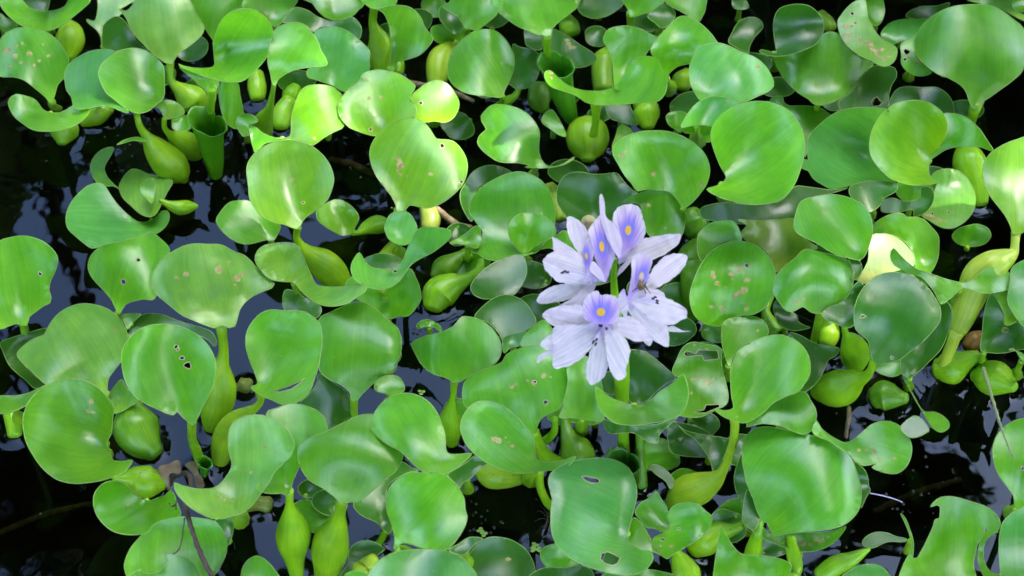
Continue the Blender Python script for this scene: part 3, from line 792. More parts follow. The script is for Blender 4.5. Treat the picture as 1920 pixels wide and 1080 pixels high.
L c04 F|693,290 697,270 710,250 730,233 755,222 775,222 795,230 808,245 818,260 835,262 850,265 865,280 875,300 876,320 868,345 850,365 830,380 805,390 785,388 768,385 755,400 745,398 742,385 735,370 720,350 705,330 697,310|750,393|a=14 cx=-.06 z=7 t=sun sp=748,300,6;752,310,8;748,318,6;750,327,4;808,327,5 ho=829,273,4;865,341,3.5;863,354,2.5
P c05 11|1230,470,60 1250,540,70 1240,600,60||t=olive
P c06p 11|1010,690,25 980,760,55 960,830,90||t=sun
L c06 11|940,610 950,560 980,510 1040,488 1100,500 1140,550 1160,610 1130,680 1090,715 1030,715 970,680|1030,700|a=12 t=teal z=6
L c08 F|881,400 882,380 890,365 905,350 920,340 945,328 970,322 990,325 1010,335 1025,350 1035,370 1040,395 1040,420 1030,440 1010,470 990,478 960,487 940,490 920,488 905,483 895,475 884,473 895,462 902,450 905,435 895,420|960,480|a=12 cx=-.06 cy=.12 z=5
L c09 F|953,430 958,415 970,403 990,399 1010,402 1030,412 1040,425 1042,440 1020,452 1000,465 985,475 970,468 957,450|985,470|a=20 t=trans
L c11 11|1380,705 1440,670 1500,630 1550,590 1580,600 1593,660 1585,710 1560,740 1500,720 1440,710|1500,715|a=15
L c15 11|1520,1000 1560,930 1640,860 1760,800 1870,790 1900,900 1860,1000 1800,1060 1700,1080 1600,1080 1540,1050||z=2 t=dark a=10
P c14a 11|1520,745,25 1450,800,45 1390,850,80 1330,890,85 1290,930,50||t=dark
P c14b 11|1590,820,22 1580,880,30 1500,945,38 1400,990,90 1310,1050,118 1270,1130,75||
P c20 22|200,340,18 210,400,25 260,540,50 330,680,40||t=dark
L c13 21|740,140 670,60 740,-10 900,40 1000,40 1060,0 1110,-60 1150,0 1180,80 1185,150 1150,210 1100,260 1030,265 990,280 940,270 880,210 800,170|960,260|z=3 a=30 t=trans
L c10b 11|805,820 850,790 910,775 970,778 1030,800 1060,835 1030,870 950,895 870,890||z=6 a=45 t=dark of=c10
L c12b 21|265,90 340,100 420,150 500,190 515,230 475,275 400,230 265,220||z=2 t=dark
L c12 11|65,820 80,760 130,720 220,705 310,705 360,730 390,790 420,870 450,930 480,985 560,1000 650,1000 740,990 790,975 820,1010 790,1050 740,1080 700,1110 620,1130 540,1130 470,1105 410,1060 360,1010 325,970 250,965 170,950 110,900|330,980|a=8 cx=.06 cy=.1 z=5 t=pale sp=140,845,10
L c10 11|770,770 740,800 715,850 715,900 740,950 790,990 850,1010 920,1018 990,1000 1050,950 1090,890 1120,850 1180,810 1260,770 1330,720 1380,670 1385,620 1330,605 1250,598 1190,600 1150,630 1120,690 1090,750 1060,830 1030,860 960,880 900,878 850,865 810,830|930,1010|a=4 cy=.15 cx=.1 t=teal sp=960,885,10 ho=990,880,10;1010,895,14
P h21a 23|170,110,25 130,220,28 150,300,50 190,360,60||t=dark
P h21b 23|560,290,50 555,380,75 540,440,60||
L h21c 23|180,200 210,150 250,200 300,230 340,260 350,300 400,330 430,340 330,360 260,345 210,310||z=2 t=dark
P f24q 12|1400,720,60 1350,800,90 1360,900,80||t=dark
L f24 F|1293,560 1296,540 1305,515 1315,495 1330,475 1350,460 1375,452 1400,454 1425,465 1443,485 1453,510 1453,535 1445,560 1430,580 1410,590 1395,590 1375,595 1360,608 1350,612 1330,610 1310,600 1298,583|1362,606|a=18 cx=.05 cy=-.05 t=trans sp=1386,505,7;1371,514,7;1336,511,5;1337,519,6;1345,532,7;1402,524,6;1334,576,6;1352,577,6;1385,550,9;1394,544,9;1378,557,6;1399,578,6 ho=1400,498,5
P f25p 23|500,225,30 480,300,24 465,360,22 450,440,25|f25|
L f20 13|850,590 900,545 960,515 1020,500 1060,510 1080,530 1140,530 1200,550 1250,600 1295,660 1298,740 1290,810 1260,880 1240,905 1190,890 1140,870 1130,790 1090,720 1030,670 960,645 900,640 850,640|1200,890|a=30 z=4 t=trans
L f21 13|850,650 900,643 960,648 1030,680 1090,735 1133,800 1125,860 1080,870 1020,890 950,910 880,930 800,980 740,950 780,900 820,820 825,740||a=8 z=5 t=cream
L f25 F|1449,545 1455,520 1470,500 1490,485 1508,468 1540,473 1570,480 1592,490 1600,515 1598,540 1590,560 1575,575 1560,580 1545,578 1535,588 1520,585 1505,575 1490,583 1475,583 1460,565|1530,585|a=22 cx=-.1 cy=-.1 sp=1507,559,5;1492,567,5
L f19b 13|690,805 740,815 775,850 775,900 750,940 720,950 715,880||t=dark a=30 of=f19
L f19 13|315,590 325,530 345,460 370,420 440,395 520,380 600,378 680,395 740,420 790,450 830,510 848,580 845,660 820,740 790,800 750,820 690,805 620,790 550,755 490,715 420,680 360,650 325,620|760,815|a=12 cx=.06 sp=520,490,12;480,545,8
L f26 23|510,250 560,200 620,180 680,130 720,60 760,30 790,60 750,150 720,220 730,310 690,340 640,330 580,300 530,280|660,335|z=3 a=20 t=dark
P f26p 23|660,335,22 670,390,25 700,430,60 728,490,95 732,540,95 740,600,55|f26|
P f29b 23|1070,815,40 1010,810,70 930,800,108 870,815,80||t=dark
P f29c 23|1560,530,40 1480,560,70 1370,610,120 1300,620,80||
P f29e 23|1590,395,40 1540,425,66 1500,470,52||t=brown
P f29d 23|1800,740,40 1700,690,118 1600,670,105 1540,660,50||
P f27p 23|850,560,22 840,620,27 800,670,38 740,690,70 650,740,125 560,760,112 480,770,60|f27|
L f29t 23|1030,590 1060,680 1100,760 1150,850 1190,910 1250,1010 1310,1045 1360,1020 1365,980 1330,940 1270,910 1190,900 1130,800 1095,740 1085,680 1060,620||z=3 a=10 of=f29
L f29 23|1310,190 1345,165 1380,210 1385,280 1360,370 1330,450 1300,500 1240,560 1180,620 1100,680 1060,660 1035,620 1045,540 1100,500 1180,430 1250,370 1310,290|1100,670|z=4 a=30 b=-20 t=dark
P f16p F|1905,436,9 1903,458,8 1900,474,10 1886,484,19 1860,498,29 1838,518,33 1824,548,29 1810,585,24 1798,615,18 1790,632,12|f16|t=cream
L f30 23|1580,490 1590,380 1600,260 1620,170 1650,110 1690,150 1730,240 1740,320 1790,310 1850,300 1900,300 1900,470 1830,490 1740,510 1660,510|1600,500|z=4 a=30 t=dark ho=1745,355,20
L f31b 23|1670,110 1720,80 1775,60 1780,200 1830,280 1750,325 1730,230 1690,150||z=4 t=sun
L f32 23|1770,490 1800,480 1850,550 1900,610 1900,560 1840,500||z=4
L f28 F|1669,480 1675,465 1685,475 1700,490 1720,505 1750,515 1780,525 1810,530 1830,520 1845,505 1865,500 1885,505 1895,520 1892,540 1875,547 1850,550 1825,545 1805,540 1790,552 1775,565 1764,570 1750,545 1730,522 1705,512 1690,505 1675,495|1800,540|a=12 z=8
L f27 F|1601,600 1603,575 1612,550 1630,527 1655,513 1685,511 1715,520 1740,540 1757,565 1764,585 1760,605 1745,625 1725,645 1705,660 1690,672 1670,680 1645,683 1638,678 1632,660 1628,640 1618,630 1605,618|1638,675|a=30 z=8 t=dark ho=1618,593,5;1673,671,4
L f31 13|1760,1080 1780,950 1780,900 1800,860 1872,820 1920,820 1950,1000 1920,1250 1872,1270 1820,1210 1770,1130||a=10 t=teal
L f16 F|1843,320 1848,300 1860,285 1880,272 1905,262 1935,258 1960,300 1960,380 1925,430 1910,440 1900,440 1895,425 1885,405 1870,385 1855,365 1846,345|1905,440|a=18 z=8 t=sun
P g09 20|60,880,50 90,960,60 100,1060,50||
L g02 20|5,440 100,400 200,370 310,345 290,390 260,400 200,430 130,490 115,530 160,590 240,670 320,720 240,750 180,700 120,650 60,590 20,500||z=2 a=25 t=dark
L g03 20|0,800 80,800 160,790 240,760 310,725 330,730 280,780 230,830 150,880 80,910 0,920 -60,900 -60,800||z=5 a=0 cy=.1
L g07 20|735,800 770,740 820,690 850,740 930,830 880,870 830,900 770,920 765,860||z=2 t=pale a=5
P g08 20|890,860,70 905,960,145 930,1040,158 980,1120,125 1040,1180,70||t=dark
L g01 20|115,520 140,480 200,430 270,400 300,390 340,310 400,240 480,195 560,178 640,185 720,210 790,260 840,330 865,410 850,480 815,570 770,630 730,690 720,780 700,800 650,760 560,690 460,690 400,700 320,725 260,680 200,620 140,560|712,790|a=18 cx=-.06 t=pale sp=795,340,10;780,355,10
P i02b 30|770,415,25 830,425,35 900,420,80 970,440,110 1020,450,105 1090,450,60||
L g04 F|43,795 45,775 55,752 75,730 100,716 130,711 160,714 185,728 205,750 213,765 211,790 208,815 200,830 207,850 212,863 230,865 249,863 240,878 225,890 195,900 165,905 135,906 105,898 80,878 60,850 48,825|203,832|a=12 cx=.08 cy=.05 z=7 sp=171,753,6;166,771,6;175,773,5
P g05p F|360,790,9 360,820,8 368,845,10 378,872,9|g05|
L h03 21|500,650 560,690 640,740 690,790 720,880 735,930 680,960 640,1000 560,1030 540,950 470,890 370,855 430,790 480,720||z=2 a=10 t=dark
P h00 20|1690,700,25 1650,730,60 1610,740,30||t=olive
P h01p 21|90,760,28 105,830,24 70,880,28 20,910,40 -70,960,60 -130,1040,75 -160,1130,72 -165,1230,60|h01|t=sun
P h02p F|664,745,8 664,770,7 664,800,7|h02|
L h02 F|598,600 620,585 650,572 670,566 690,570 705,580 725,598 745,615 753,640 750,665 740,690 720,705 705,715 690,728 678,740 668,752 660,752 655,735 640,722 620,712 603,700 598,690 603,650|664,750|a=20 cx=-.05 cy=-.05 z=7
L h01 F|461,650 462,625 472,605 490,587 510,581 540,583 565,584 583,592 598,605 603,622 603,650 598,680 590,710 580,735 565,750 550,757 530,759 510,750 490,742 470,727 480,722 483,718 478,700 468,675|484,735|a=14 cx=.05 cy=.12 z=9 sl=503,731,520,732,545,723,560,716,572,709,560,720,546,729,524,735
L g05 F|228,680 230,655 240,637 258,620 280,610 310,608 340,613 370,628 392,650 403,675 404,700 397,730 385,755 372,780 362,797 352,790 340,780 332,772 325,778 312,775 290,765 270,755 250,740 235,715|360,795|a=18 cx=.1 cy=.04 z=10 ho=330,650,4.5;333,655,3;341,671,4.5;352,686,8
L h09 F|890,595 905,575 925,560 945,553 965,556 985,568 1000,590 1005,605 985,620 965,630 945,640 935,625 915,605||z=2 a=12 t=dark
L h12a 22|80,420 130,390 200,375 240,370 220,420 200,460 130,480 90,510||z=3 t=teal
L h12b 22|200,460 230,390 290,330 360,290 410,340 450,400 430,460 300,480||z=4 a=10
P h08p F|852,712,8 850,740,6 846,760,9 843,785,20 845,810,20 848,830,12|h08|
L h08 F|772,645 785,635 805,628 830,622 850,612 860,600 866,594 885,595 905,602 925,618 938,640 940,660 930,680 905,695 880,705 865,715 855,718 848,715 835,708 810,700 792,685 780,665|852,713|a=22 cx=-.12 z=7
L h08b 21|1155,330 1180,300 1230,285 1290,310 1325,345 1320,370 1280,340 1220,335 1170,345||z=1.5 a=10
L h07 21|870,740 885,700 930,670 980,660 1030,670 1065,710 1075,760 1050,780 990,795 930,780 880,765||z=2 a=10
L h04 F|500,775 520,765 545,757 570,760 590,768 605,780 614,800 610,820 590,830 565,845 562,870 550,900 540,930 530,925 500,925 480,915 490,900|542,925|z=4 a=20
P h04p F|543,920,8 543,945,8 546,962,16 550,995,32 550,1018,31 552,1045,20 556,1075,14|h04|
P h04q 31|20,590,60 90,590,50 150,600,60||t=olive
L j02 31|730,590 800,520 880,460 960,400 1050,310 1120,350 1170,370 1060,400 980,450 950,520 960,620 990,740 980,790 940,780 910,740 870,710 800,680 750,640|940,770|z=2 a=10 t=dark
P j02p 31|950,770,25 920,830,25 890,870,25|j02|
P k09 32|500,20,30 520,120,50 570,220,110 600,290,115||t=dark
P k10a 32|430,20,24 430,100,25 380,160,30 330,185,28||z=5
P h05p F|641,938,11 637,965,11 632,985,20 622,1010,33 618,1035,35 615,1060,28 610,1085,20|h05|
L h05 F|558,850 562,835 580,822 605,812 640,795 670,780 690,777 710,780 712,800 720,820 740,840 755,852 750,870 740,885 720,900 700,920 680,935 670,941 655,941 645,945 635,940 625,930 605,915 580,900 563,875|641,940|a=22 cx=-.06 cy=-.08 z=8
P j07 31|1560,340,40 1650,390,95 1750,400,90 1850,400,70||t=sun
L j06 31|1370,390 1470,330 1560,265 1650,300 1580,360 1520,420 1470,450 1440,490 1400,440||z=4 a=30 t=dark
L h06 F|697,795 702,775 715,757 735,742 760,737 785,742 805,755 820,775 830,800 835,820 838,848 860,852 885,850 875,862 860,875 840,887 820,891 800,888 780,875 765,860 750,845 730,835 710,820 699,808|830,888|a=12 cx=-.05 cy=.1 z=8
L h10 F|867,735 872,715 890,700 915,690 940,680 950,665 970,655 1000,648 1030,652 1055,665 1065,690 1065,720 1058,745 1050,765 1030,775 1015,785 1005,805 995,820 985,810 975,795 950,775 920,760 895,753 875,765 868,750|1000,815|a=22 cx=-.03 z=7 sp=960,725,5;969,721,4;1002,717,7;1019,705,6 ho=1003,716,3.5;1024,754,5
P h10p 32|290,110,40 330,220,48 400,290,48 470,320,40|h10|
L h11 F|863,805 866,785 878,765 895,753 915,752 940,760 965,778 985,800 1000,820 1003,845 1008,862 1030,866 1055,863 1080,855 1072,868 1055,880 1030,882 1005,885 975,888 945,882 920,872 895,855 875,835|1010,875|a=10 cx=.04 z=9 sp=928,824,8;935,826,6;961,836,5
P h11p 32|330,370,30 335,480,28 380,580,30 425,630,25||z=5
L k12b 32|1200,60 1260,40 1480,120 1500,300 1450,280 1300,270 1210,230||z=1.5 t=dark
L k12 32|1265,60 1310,95 1400,120 1500,135 1590,150 1615,160 1580,260 1530,370 1505,380 1480,300 1430,220 1370,150 1310,110||z=3 a=30 b=15 t=dark
P k08 32|1010,100,35 1010,250,30 1020,380,35 1020,470,40||t=dark z=4
P k07 32|888,300,100 900,380,95 915,470,80||open=1 z=3 t=dark
L h13 22|515,610 560,590 640,530 700,600 740,680 760,800 760,900 765,960 740,975 640,960 540,950 460,945 490,880 495,830 520,700|620,950|z=4 a=15
L h14 22|930,500 980,490 1050,505 1100,540 1180,610 1250,680 1180,720 1120,770 1060,830 1010,850 940,840 920,680|1000,840|z=3 a=30 t=dark
L h15b 22|760,960 860,990 1000,1000 1130,990 1190,970 1260,945 1190,1010 1140,1060 1125,1120 1060,1110 960,1050 800,1050|1000,1050|z=4 a=40 t=dark of=h15
L h16 22|1225,635 1255,555 1285,490 1325,450 1375,437 1440,447 1555,480 1555,560 1570,650 1595,740 1605,810 1590,860 1520,895 1440,935 1370,945 1280,935 1310,900 1325,800 1300,700 1250,665||z=4 a=20 t=trans sp=1360,690,16;1380,685,12;1450,700,22;1480,720,20;1500,690,14;1355,780,14;1375,455,12 sl=1305,520,1320,495,1385,515,1405,490,1530,495,1540,550,1440,560,1425,525,1330,535 sl2=1370,912,1440,895,1455,862,1540,858,1545,875,1450,915
L h19 23|290,380 360,390 450,440 540,460 625,480 600,530 550,560 520,630 480,700 400,770 340,770 420,680 430,600 400,500||z=3 a=30 t=dark
L h17 F|1353,620 1357,605 1375,595 1398,592 1420,595 1435,605 1441,622 1435,632 1410,640 1390,652 1375,668 1368,688 1360,670 1354,645|1367,685|a=25 t=trans sp=1421,620,4
L k17 32|1690,260 1700,330 1740,460 1780,560 1810,640 1800,730 1770,790 1720,740 1710,620 1660,520 1645,400||z=3 a=30 t=dark
P k18 32|1700,740,40 1620,770,48 1520,790,90 1430,850,108 1370,900,70||
P k05 32|1640,10,30 1648,60,30 1640,150,28 1600,300,28 1560,380,35 1500,440,70 1400,490,112 1310,520,108 1220,590,50|h18|t=sun
L k14 33|0,740 60,720 120,760 180,805 330,790 500,785 590,775 670,745 630,810 580,860 500,900 400,915 300,900 200,865 120,830||z=3 a=5 sp=200,845,16;260,850,20;330,840,22;380,865,24;430,870,20;470,830,24;510,840,22;540,810,18;150,800,16;350,880,16
L k14b 33|0,500 40,540 80,600 90,680 60,760 20,760 -30,700||z=2 t=dark
P k14p 33|300,820,35 305,880,45 320,950,50 330,1020,50 300,1100,45||
L k15 33|700,300 760,330 810,390 825,480 835,500 800,560 770,620 760,500 735,400|| z=4 t=dark a=30
P k13p 33|100,680,30 80,760,28 60,850,48 45,930,62 40,1000,60|k13|
L k13 F|1392,855 1393,835 1402,815 1418,803 1440,800 1470,805 1500,812 1530,818 1555,825 1580,840 1597,860 1608,890 1615,920 1612,950 1600,970 1580,985 1550,993 1510,997 1475,1001 1455,1005 1445,995 1438,980 1430,978 1420,960 1412,935 1400,905 1395,880|1428,975|a=16 cx=-.08 cy=-.06 z=9
L h20 23|0,975 60,950 130,880 180,820 260,790 340,770 400,780 430,830 465,890 468,960 440,1030 390,1060 330,1045 250,1010 150,990 80,990 0,1010||a=10 cy=-.05
L h18 F|1340,767 1360,770 1375,765 1372,745 1370,720 1370,695 1378,670 1392,650 1415,638 1440,630 1465,628 1490,637 1508,653 1518,675 1518,700 1508,720 1495,735 1475,743 1450,755 1435,770 1415,785 1395,793 1370,787 1350,777|1378,785|a=12 cx=.1 cy=.04
P stalk F|1152,486,5 1151,520,6 1152,545,7 1157,600,10 1165,680,15 1166,755,13 1168,800,11 1169,850,12 1172,878,14||z=24 zend=0 n=flower_stalk own=flower
L h15 F|1117,725 1130,735 1150,748 1175,757 1195,760 1210,757 1225,745 1240,732 1260,720 1275,705 1281,702 1288,718 1291,738 1287,760 1275,778 1255,787 1230,792 1205,796 1180,797 1155,793 1135,780 1122,762 1117,742|1190,760|a=-4 cy=.1 cx=.1 z=12
L i05 30|1450,710 1560,690 1575,760 1560,830 1530,880 1520,820||z=2 t=dark
L i03 30|840,1030 850,960 890,880 950,810 1000,760 1040,720 1120,690 1220,680 1350,690 1450,710 1500,770 1530,850 1525,930 1490,1010 1440,1080 1350,1150 1000,1150 880,1110||a=12 cx=.06 z=4
L i02 30|630,560 645,510 690,460 740,440 800,440 860,470 910,520 960,560 1020,570 1070,550 1110,540 1150,500 1170,520 1200,600 1220,670 1150,690 1080,710 1030,740 990,790 920,800 850,800 770,780 710,740 660,680 635,620|1000,575|a=5 z=4 t=trans sp=865,600,12
L i04 30|880,1080 920,1050 945,1030 960,1055 1020,1065 1080,1050 1115,1010 1130,980 1110,930 1180,935 1250,955 1310,1000 1350,1060 1370,1150 880,1150||a=15 z=5
L i06 30|1630,1060 1650,1000 1690,960 1740,945 1790,970 1840,1020 1890,1090 1920,1150 1640,1150||a=20 z=4
P i07r 30|1380,310,48 1380,350,36 1380,400,25||open=1 z=2.5
L i01 F|327,905 340,910 360,915 380,917 400,915 415,905 430,885 435,870 430,850 428,830 430,805 440,790 460,780 485,778 510,785 535,802 550,825 551,838 545,855 530,870 515,885 505,905 490,925 475,945 455,962 430,970 405,973 380,965 355,950 335,930 327,915|440,960|a=8 cx=.05 cy=.1 z=8 t=pale sp=498,838,5;413,933,4;420,938,4;436,935,4;470,886,3
L j04 31|640,1080 690,1000 700,920 730,870 800,840 870,850 920,880 940,900 880,950 840,1010 760,1010 700,1080||z=2 t=dark
P j04b 31|870,960,40 820,1010,60 780,1060,70||t=sun
L j01 F|725,955 725,930 733,910 750,895 770,885 790,887 815,885 840,895 860,915 870,935 872,955 876,970 870,990 858,1010 840,1030 825,1033 800,1030 775,1022 755,1018 740,1028 740,1010 735,985|742,1024|a=22 cx=-.06 z=6 t=trans
L j04c 31|670,1080 700,1055 750,1045 800,1060 830,1080 820,1150 680,1150||z=4
L j05b F|842,1032 860,1020 880,1008 905,1010 890,1020 870,1040||z=2 t=dark
L j05 F|870,1060 880,1040 895,1020 915,1008 935,1007 960,1013 985,1030 1000,1055 1004,1085 1000,1120 880,1120||a=15 z=3 t=dark sp=953,1049,6
L j03 F|690,1080 700,1062 720,1045 750,1033 790,1030 830,1032 865,1045 885,1065 895,1085 890,1130 690,1130||a=12 t=teal z=6
L k20b 32|260,1080 320,1040 400,1020 500,1025 600,1010 680,1040 690,1110 260,1120||z=3 t=dark a=10
P k19 32|1250,920,35 1290,1000,78 1330,1080,95 1350,1150,60||z=2
L k11 32|1070,340 1130,330 1190,370 1235,430 1240,480 1210,490 1180,440 1110,390||z=1 t=dark c0=1
L k04 32|975,650 1010,590 1060,560 1120,512 1150,560 1190,620 1205,720 1190,770 1150,780 1110,760 1050,750 1010,700|1185,770|z=3 a=15
L k03 32|1095,830 1140,800 1190,780 1210,730 1190,680 1220,620 1270,590 1330,582 1400,595 1450,640 1495,685 1470,760 1420,820 1340,870 1270,910 1220,940 1190,965 1150,930 1110,870|1190,780|a=12 z=4 sp=1220,880,16 ho=1160,833,14;1270,760,10;1140,880,8
L k20 32|740,1090 800,1050 900,1045 1040,1035 1150,1050 1250,1080 1250,1130 740,1130||z=3
L k02 32|960,690 1000,705 1040,760 1080,830 1120,900 1160,950 1190,965 1110,920 1050,910 990,900 940,860 930,800||a=30 t=trans z=4
L k01 F|1028,905 1031,890 1042,880 1060,870 1085,863 1115,859 1140,860 1165,868 1180,880 1190,900 1194,925 1190,950 1183,975 1177,1000 1178,1015 1190,1025 1205,1032 1218,1033 1225,1045 1218,1060 1205,1072 1185,1078 1155,1077 1125,1070 1095,1060 1070,1047 1050,1030 1038,1010 1033,985 1033,955 1035,935|1185,1000|a=4 cx=.05 z=7 t=teal sl=1091,894,1100,893,1110,896,1120,897,1124,902,1120,906,1108,905,1098,901 sl2=1128,1038,1140,1035,1152,1040,1162,1046,1158,1056,1148,1060,1134,1056,1126,1048
L k16 F|1337,1085 1342,1045 1348,1005 1350,986 1357,995 1368,1015 1382,1033 1395,1040 1430,1042 1455,1046 1480,1055 1484,1062 1478,1080 1470,1120 1337,1120||a=35 t=trans z=6
L l01 33|440,100 470,30 500,80 560,130 620,165 660,180 720,160 780,110 840,60 900,38 960,38 1020,60 1070,110 1105,170 1115,230 1100,300 1070,350 1020,385 960,388 890,370 845,345 880,320 790,335 740,310 700,270 650,230 560,170 480,140|455,90|a=5 z=4 sp=760,230,16;805,230,10;860,240,18;870,245,14;1000,290,18;895,290,12
L l02 33|1040,80 1080,30 1130,0 1180,20 1230,90 1200,120 1140,145 1090,140||z=1 t=dark c0=1
P l07p 33|830,900,10 780,925,30 700,970,52 600,1010,70 500,1080,60||
L l08 33|780,870 800,820 870,785 950,790 1000,810 1080,830 1070,850 950,850 850,890||z=1 t=dark c0=1
L l07 33|640,1085 700,1040 760,1010 850,1000 920,1025 970,1085 970,1130 640,1130||z=4 t=teal
L l06 33|1040,660 1070,690 1100,760 1125,850 1120,950 1100,960 1110,860 1085,760||z=3 a=20
L l03 F|1861,850 1865,825 1878,805 1900,790 1925,785 1960,800 1960,900 1925,945 1910,955 1903,950 1900,930 1890,915 1875,895 1865,872|1905,950|a=20 z=7 ho=1917,878,4
L l05b 33|1600,800 1640,775 1700,780 1650,805 1610,850 1595,930 1615,1010 1660,1060 1720,1080 1720,1130 1640,1130 1580,1040 1560,950 1570,870||a=20 z=4 of=l05
L l05 33|1030,1080 1060,1000 1100,930 1120,960 1150,960 1190,890 1230,810 1260,740 1270,700 1300,690 1305,610 1280,600 1240,615 1265,580 1310,550 1370,543 1440,555 1520,580 1600,605 1660,640 1700,690 1715,730 1690,780 1650,785 1610,760 1600,800 1560,860 1540,940 1530,1010 1550,1090 1540,1130 1030,1130||a=38 z=6 t=trans
L l04 F|1873,1020 1878,985 1890,968 1910,955 1940,950 1960,1000 1960,1100 1885,1100 1875,1060||a=12 t=teal z=8
"""
# ---------------------------------------------------------------- the plants, blade by blade
ITEMS = parse(DATA)
BL = {}                # id -> blade info
PEND = {}              # petioles waiting for their blade
PARTS = []             # (kind, id, object, anchor pixel, parent id or None)
FEET = []              # where stems meet the water: (x, y, radius)

def build_petiole(idn, tile, nums, att, d):
    s = TILES[tile][2]
    px = tile_pts(tile, nums); rad = np.array([p[2] / s for p in nums])
    sm = catmull(np.concatenate([px, rad[:, None]], 1), 9.0, closed=False); px, rad = sm[:, :2], np.maximum(sm[:, 2], 1.0)
    cum = np.concatenate([[0], np.cumsum(np.linalg.norm(np.diff(px, axis=0), axis=1))]); u = cum / cum[-1]
    mpp = 1.45 / FPX
    opn = bool(d.get('open'))
    zend = float(d['zend']) / 100 if 'zend' in d else 0.15 * rad.max() * mpp + 0.001
    if att:
        z0 = BL[att]['base'][2] - rad[0] * mpp * 0.6
    elif 'z' in d:
        z0 = float(d['z']) / 100
    else:
        z0 = zend + min(0.03, 0.35 * cum[-1] * mpp)
    zz = z0 + (zend - z0) * u**0.9
    if opn: zz = z0 + (0.0 - z0) * u
    C = np.array([at(p[0], p[1], z) for p, z in zip(px, zz)])
    t = (C - CAM) @ FWD
    if att:                                       # the stalk starts tucked behind the foot of its blade
        tb = float((BL[att]['base'] - CAM) @ FWD); t[0] = max(t[0], tb + 1.5 * rad[0] * tb / FPX)
        bl = BL[att]; ins = inside(bl['out'], px)
        for i in range(len(px)):
            if ins[i]:
                j = int(np.argmin(np.linalg.norm(bl['px'] - px[i], axis=1))); t[i] = max(t[i], bl['t'][j] + 1.35 * rad[i] * tb / FPX)
        ts_ = t.copy()
        for i in range(1, len(t) - 1): t[i] = max(t[i], 0.25 * ts_[i - 1] + 0.5 * ts_[i] + 0.25 * ts_[i + 1])
        C = CAM + rays(px) * t[:, None]
    rm = rad * t / FPX
    # keep in front of what stands behind
    dens = np.linspace(0, 1, 40)
    ps = np.stack([np.interp(dens, u, px[:, 0]), np.interp(dens, u, px[:, 1])], 1)
    ts = np.interp(dens, u, t - rm * 0.8); w = np.clip(dens / 0.35, 0, 1) if att else np.ones(40)
    sel = w > 0.5
    dp = min(conflict(ps[sel], ts[sel], 0.002, 90), 0.05)
    wt = np.clip(u / 0.35, 0, 1) if att else np.ones(len(u))
    t2 = t - dp * wt
    C = CAM + rays(px) * t2[:, None]
    rm = rad * t2 / FPX
    # root end goes on down into the water
    if 'zend' not in d and C[-1][2] > 0.014:
        e = C[-1]; dirv = C[-1] - C[-2]; dirv = dirv / np.linalg.norm(dirv)
        ext = e + np.array([dirv[0] * 0.3, dirv[1] * 0.3, -1.0]) * (max(0.02, e[2] + 0.03))
        C = np.concatenate([C, [ext]]); rm = np.concatenate([rm, [rm[-1] * 0.75]])
    V, F, U = make_tube(C, rm, nseg=22 if rad.max() > 12 else 12, step=0.0025, open_top=opn)
    if opn:
        o = link('rolled_leaf', V, F, [M['leaf']], uvs=U); o.color = (*TINT.get(d.get('t', ''), TINT['']), 1)
        sol = o.modifiers.new('wall', 'SOLIDIFY'); sol.thickness = 0.0006
    else:
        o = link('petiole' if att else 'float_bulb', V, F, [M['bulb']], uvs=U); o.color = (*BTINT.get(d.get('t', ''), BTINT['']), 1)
    rv = random.Random(idn); k = rv.uniform(0.88, 1.12); c = o.color; o.color = (c[0] * k * rv.uniform(.93, 1.07), c[1] * k, c[2] * k, 1)
    # bookkeeping
    ps2 = []; ts2 = []
    for off in (-0.8, -0.4, 0, 0.4, 0.8):
        pr = np.interp(dens, u, rad); dx = np.gradient(ps, axis=0); dx /= (np.linalg.norm(dx, axis=1)[:, None] + 1e-9)
        nrm = np.stack([-dx[:, 1], dx[:, 0]], 1)
        ps2.append(ps + nrm * (pr * off)[:, None]); ts2.append(np.interp(dens, u, t2) - np.interp(dens, u, rad * t2 / FPX) * math.sqrt(1 - off * off))
    splat(np.concatenate(ps2), np.concatenate(ts2))
    big = int(np.argmax(V[:, 2] * 0 + np.abs(V[:, 2]) * -1))
    low = V[np.abs(V[:, 2]) < 0.004]
    if len(low): FEET.append(low[:, :2])
    if 'n' in d: o.name = d['n']
    PARTS.append(('P', idn, o, px[-1] if not att else None, att or None))
    return o

def zmap(z):
    return z * 1.1 + 0.6 if z <= 3 else z * 1.05 + 2.4

def nums_of(txt):
    v = [float(x) for x in txt.split(',')]
    return v

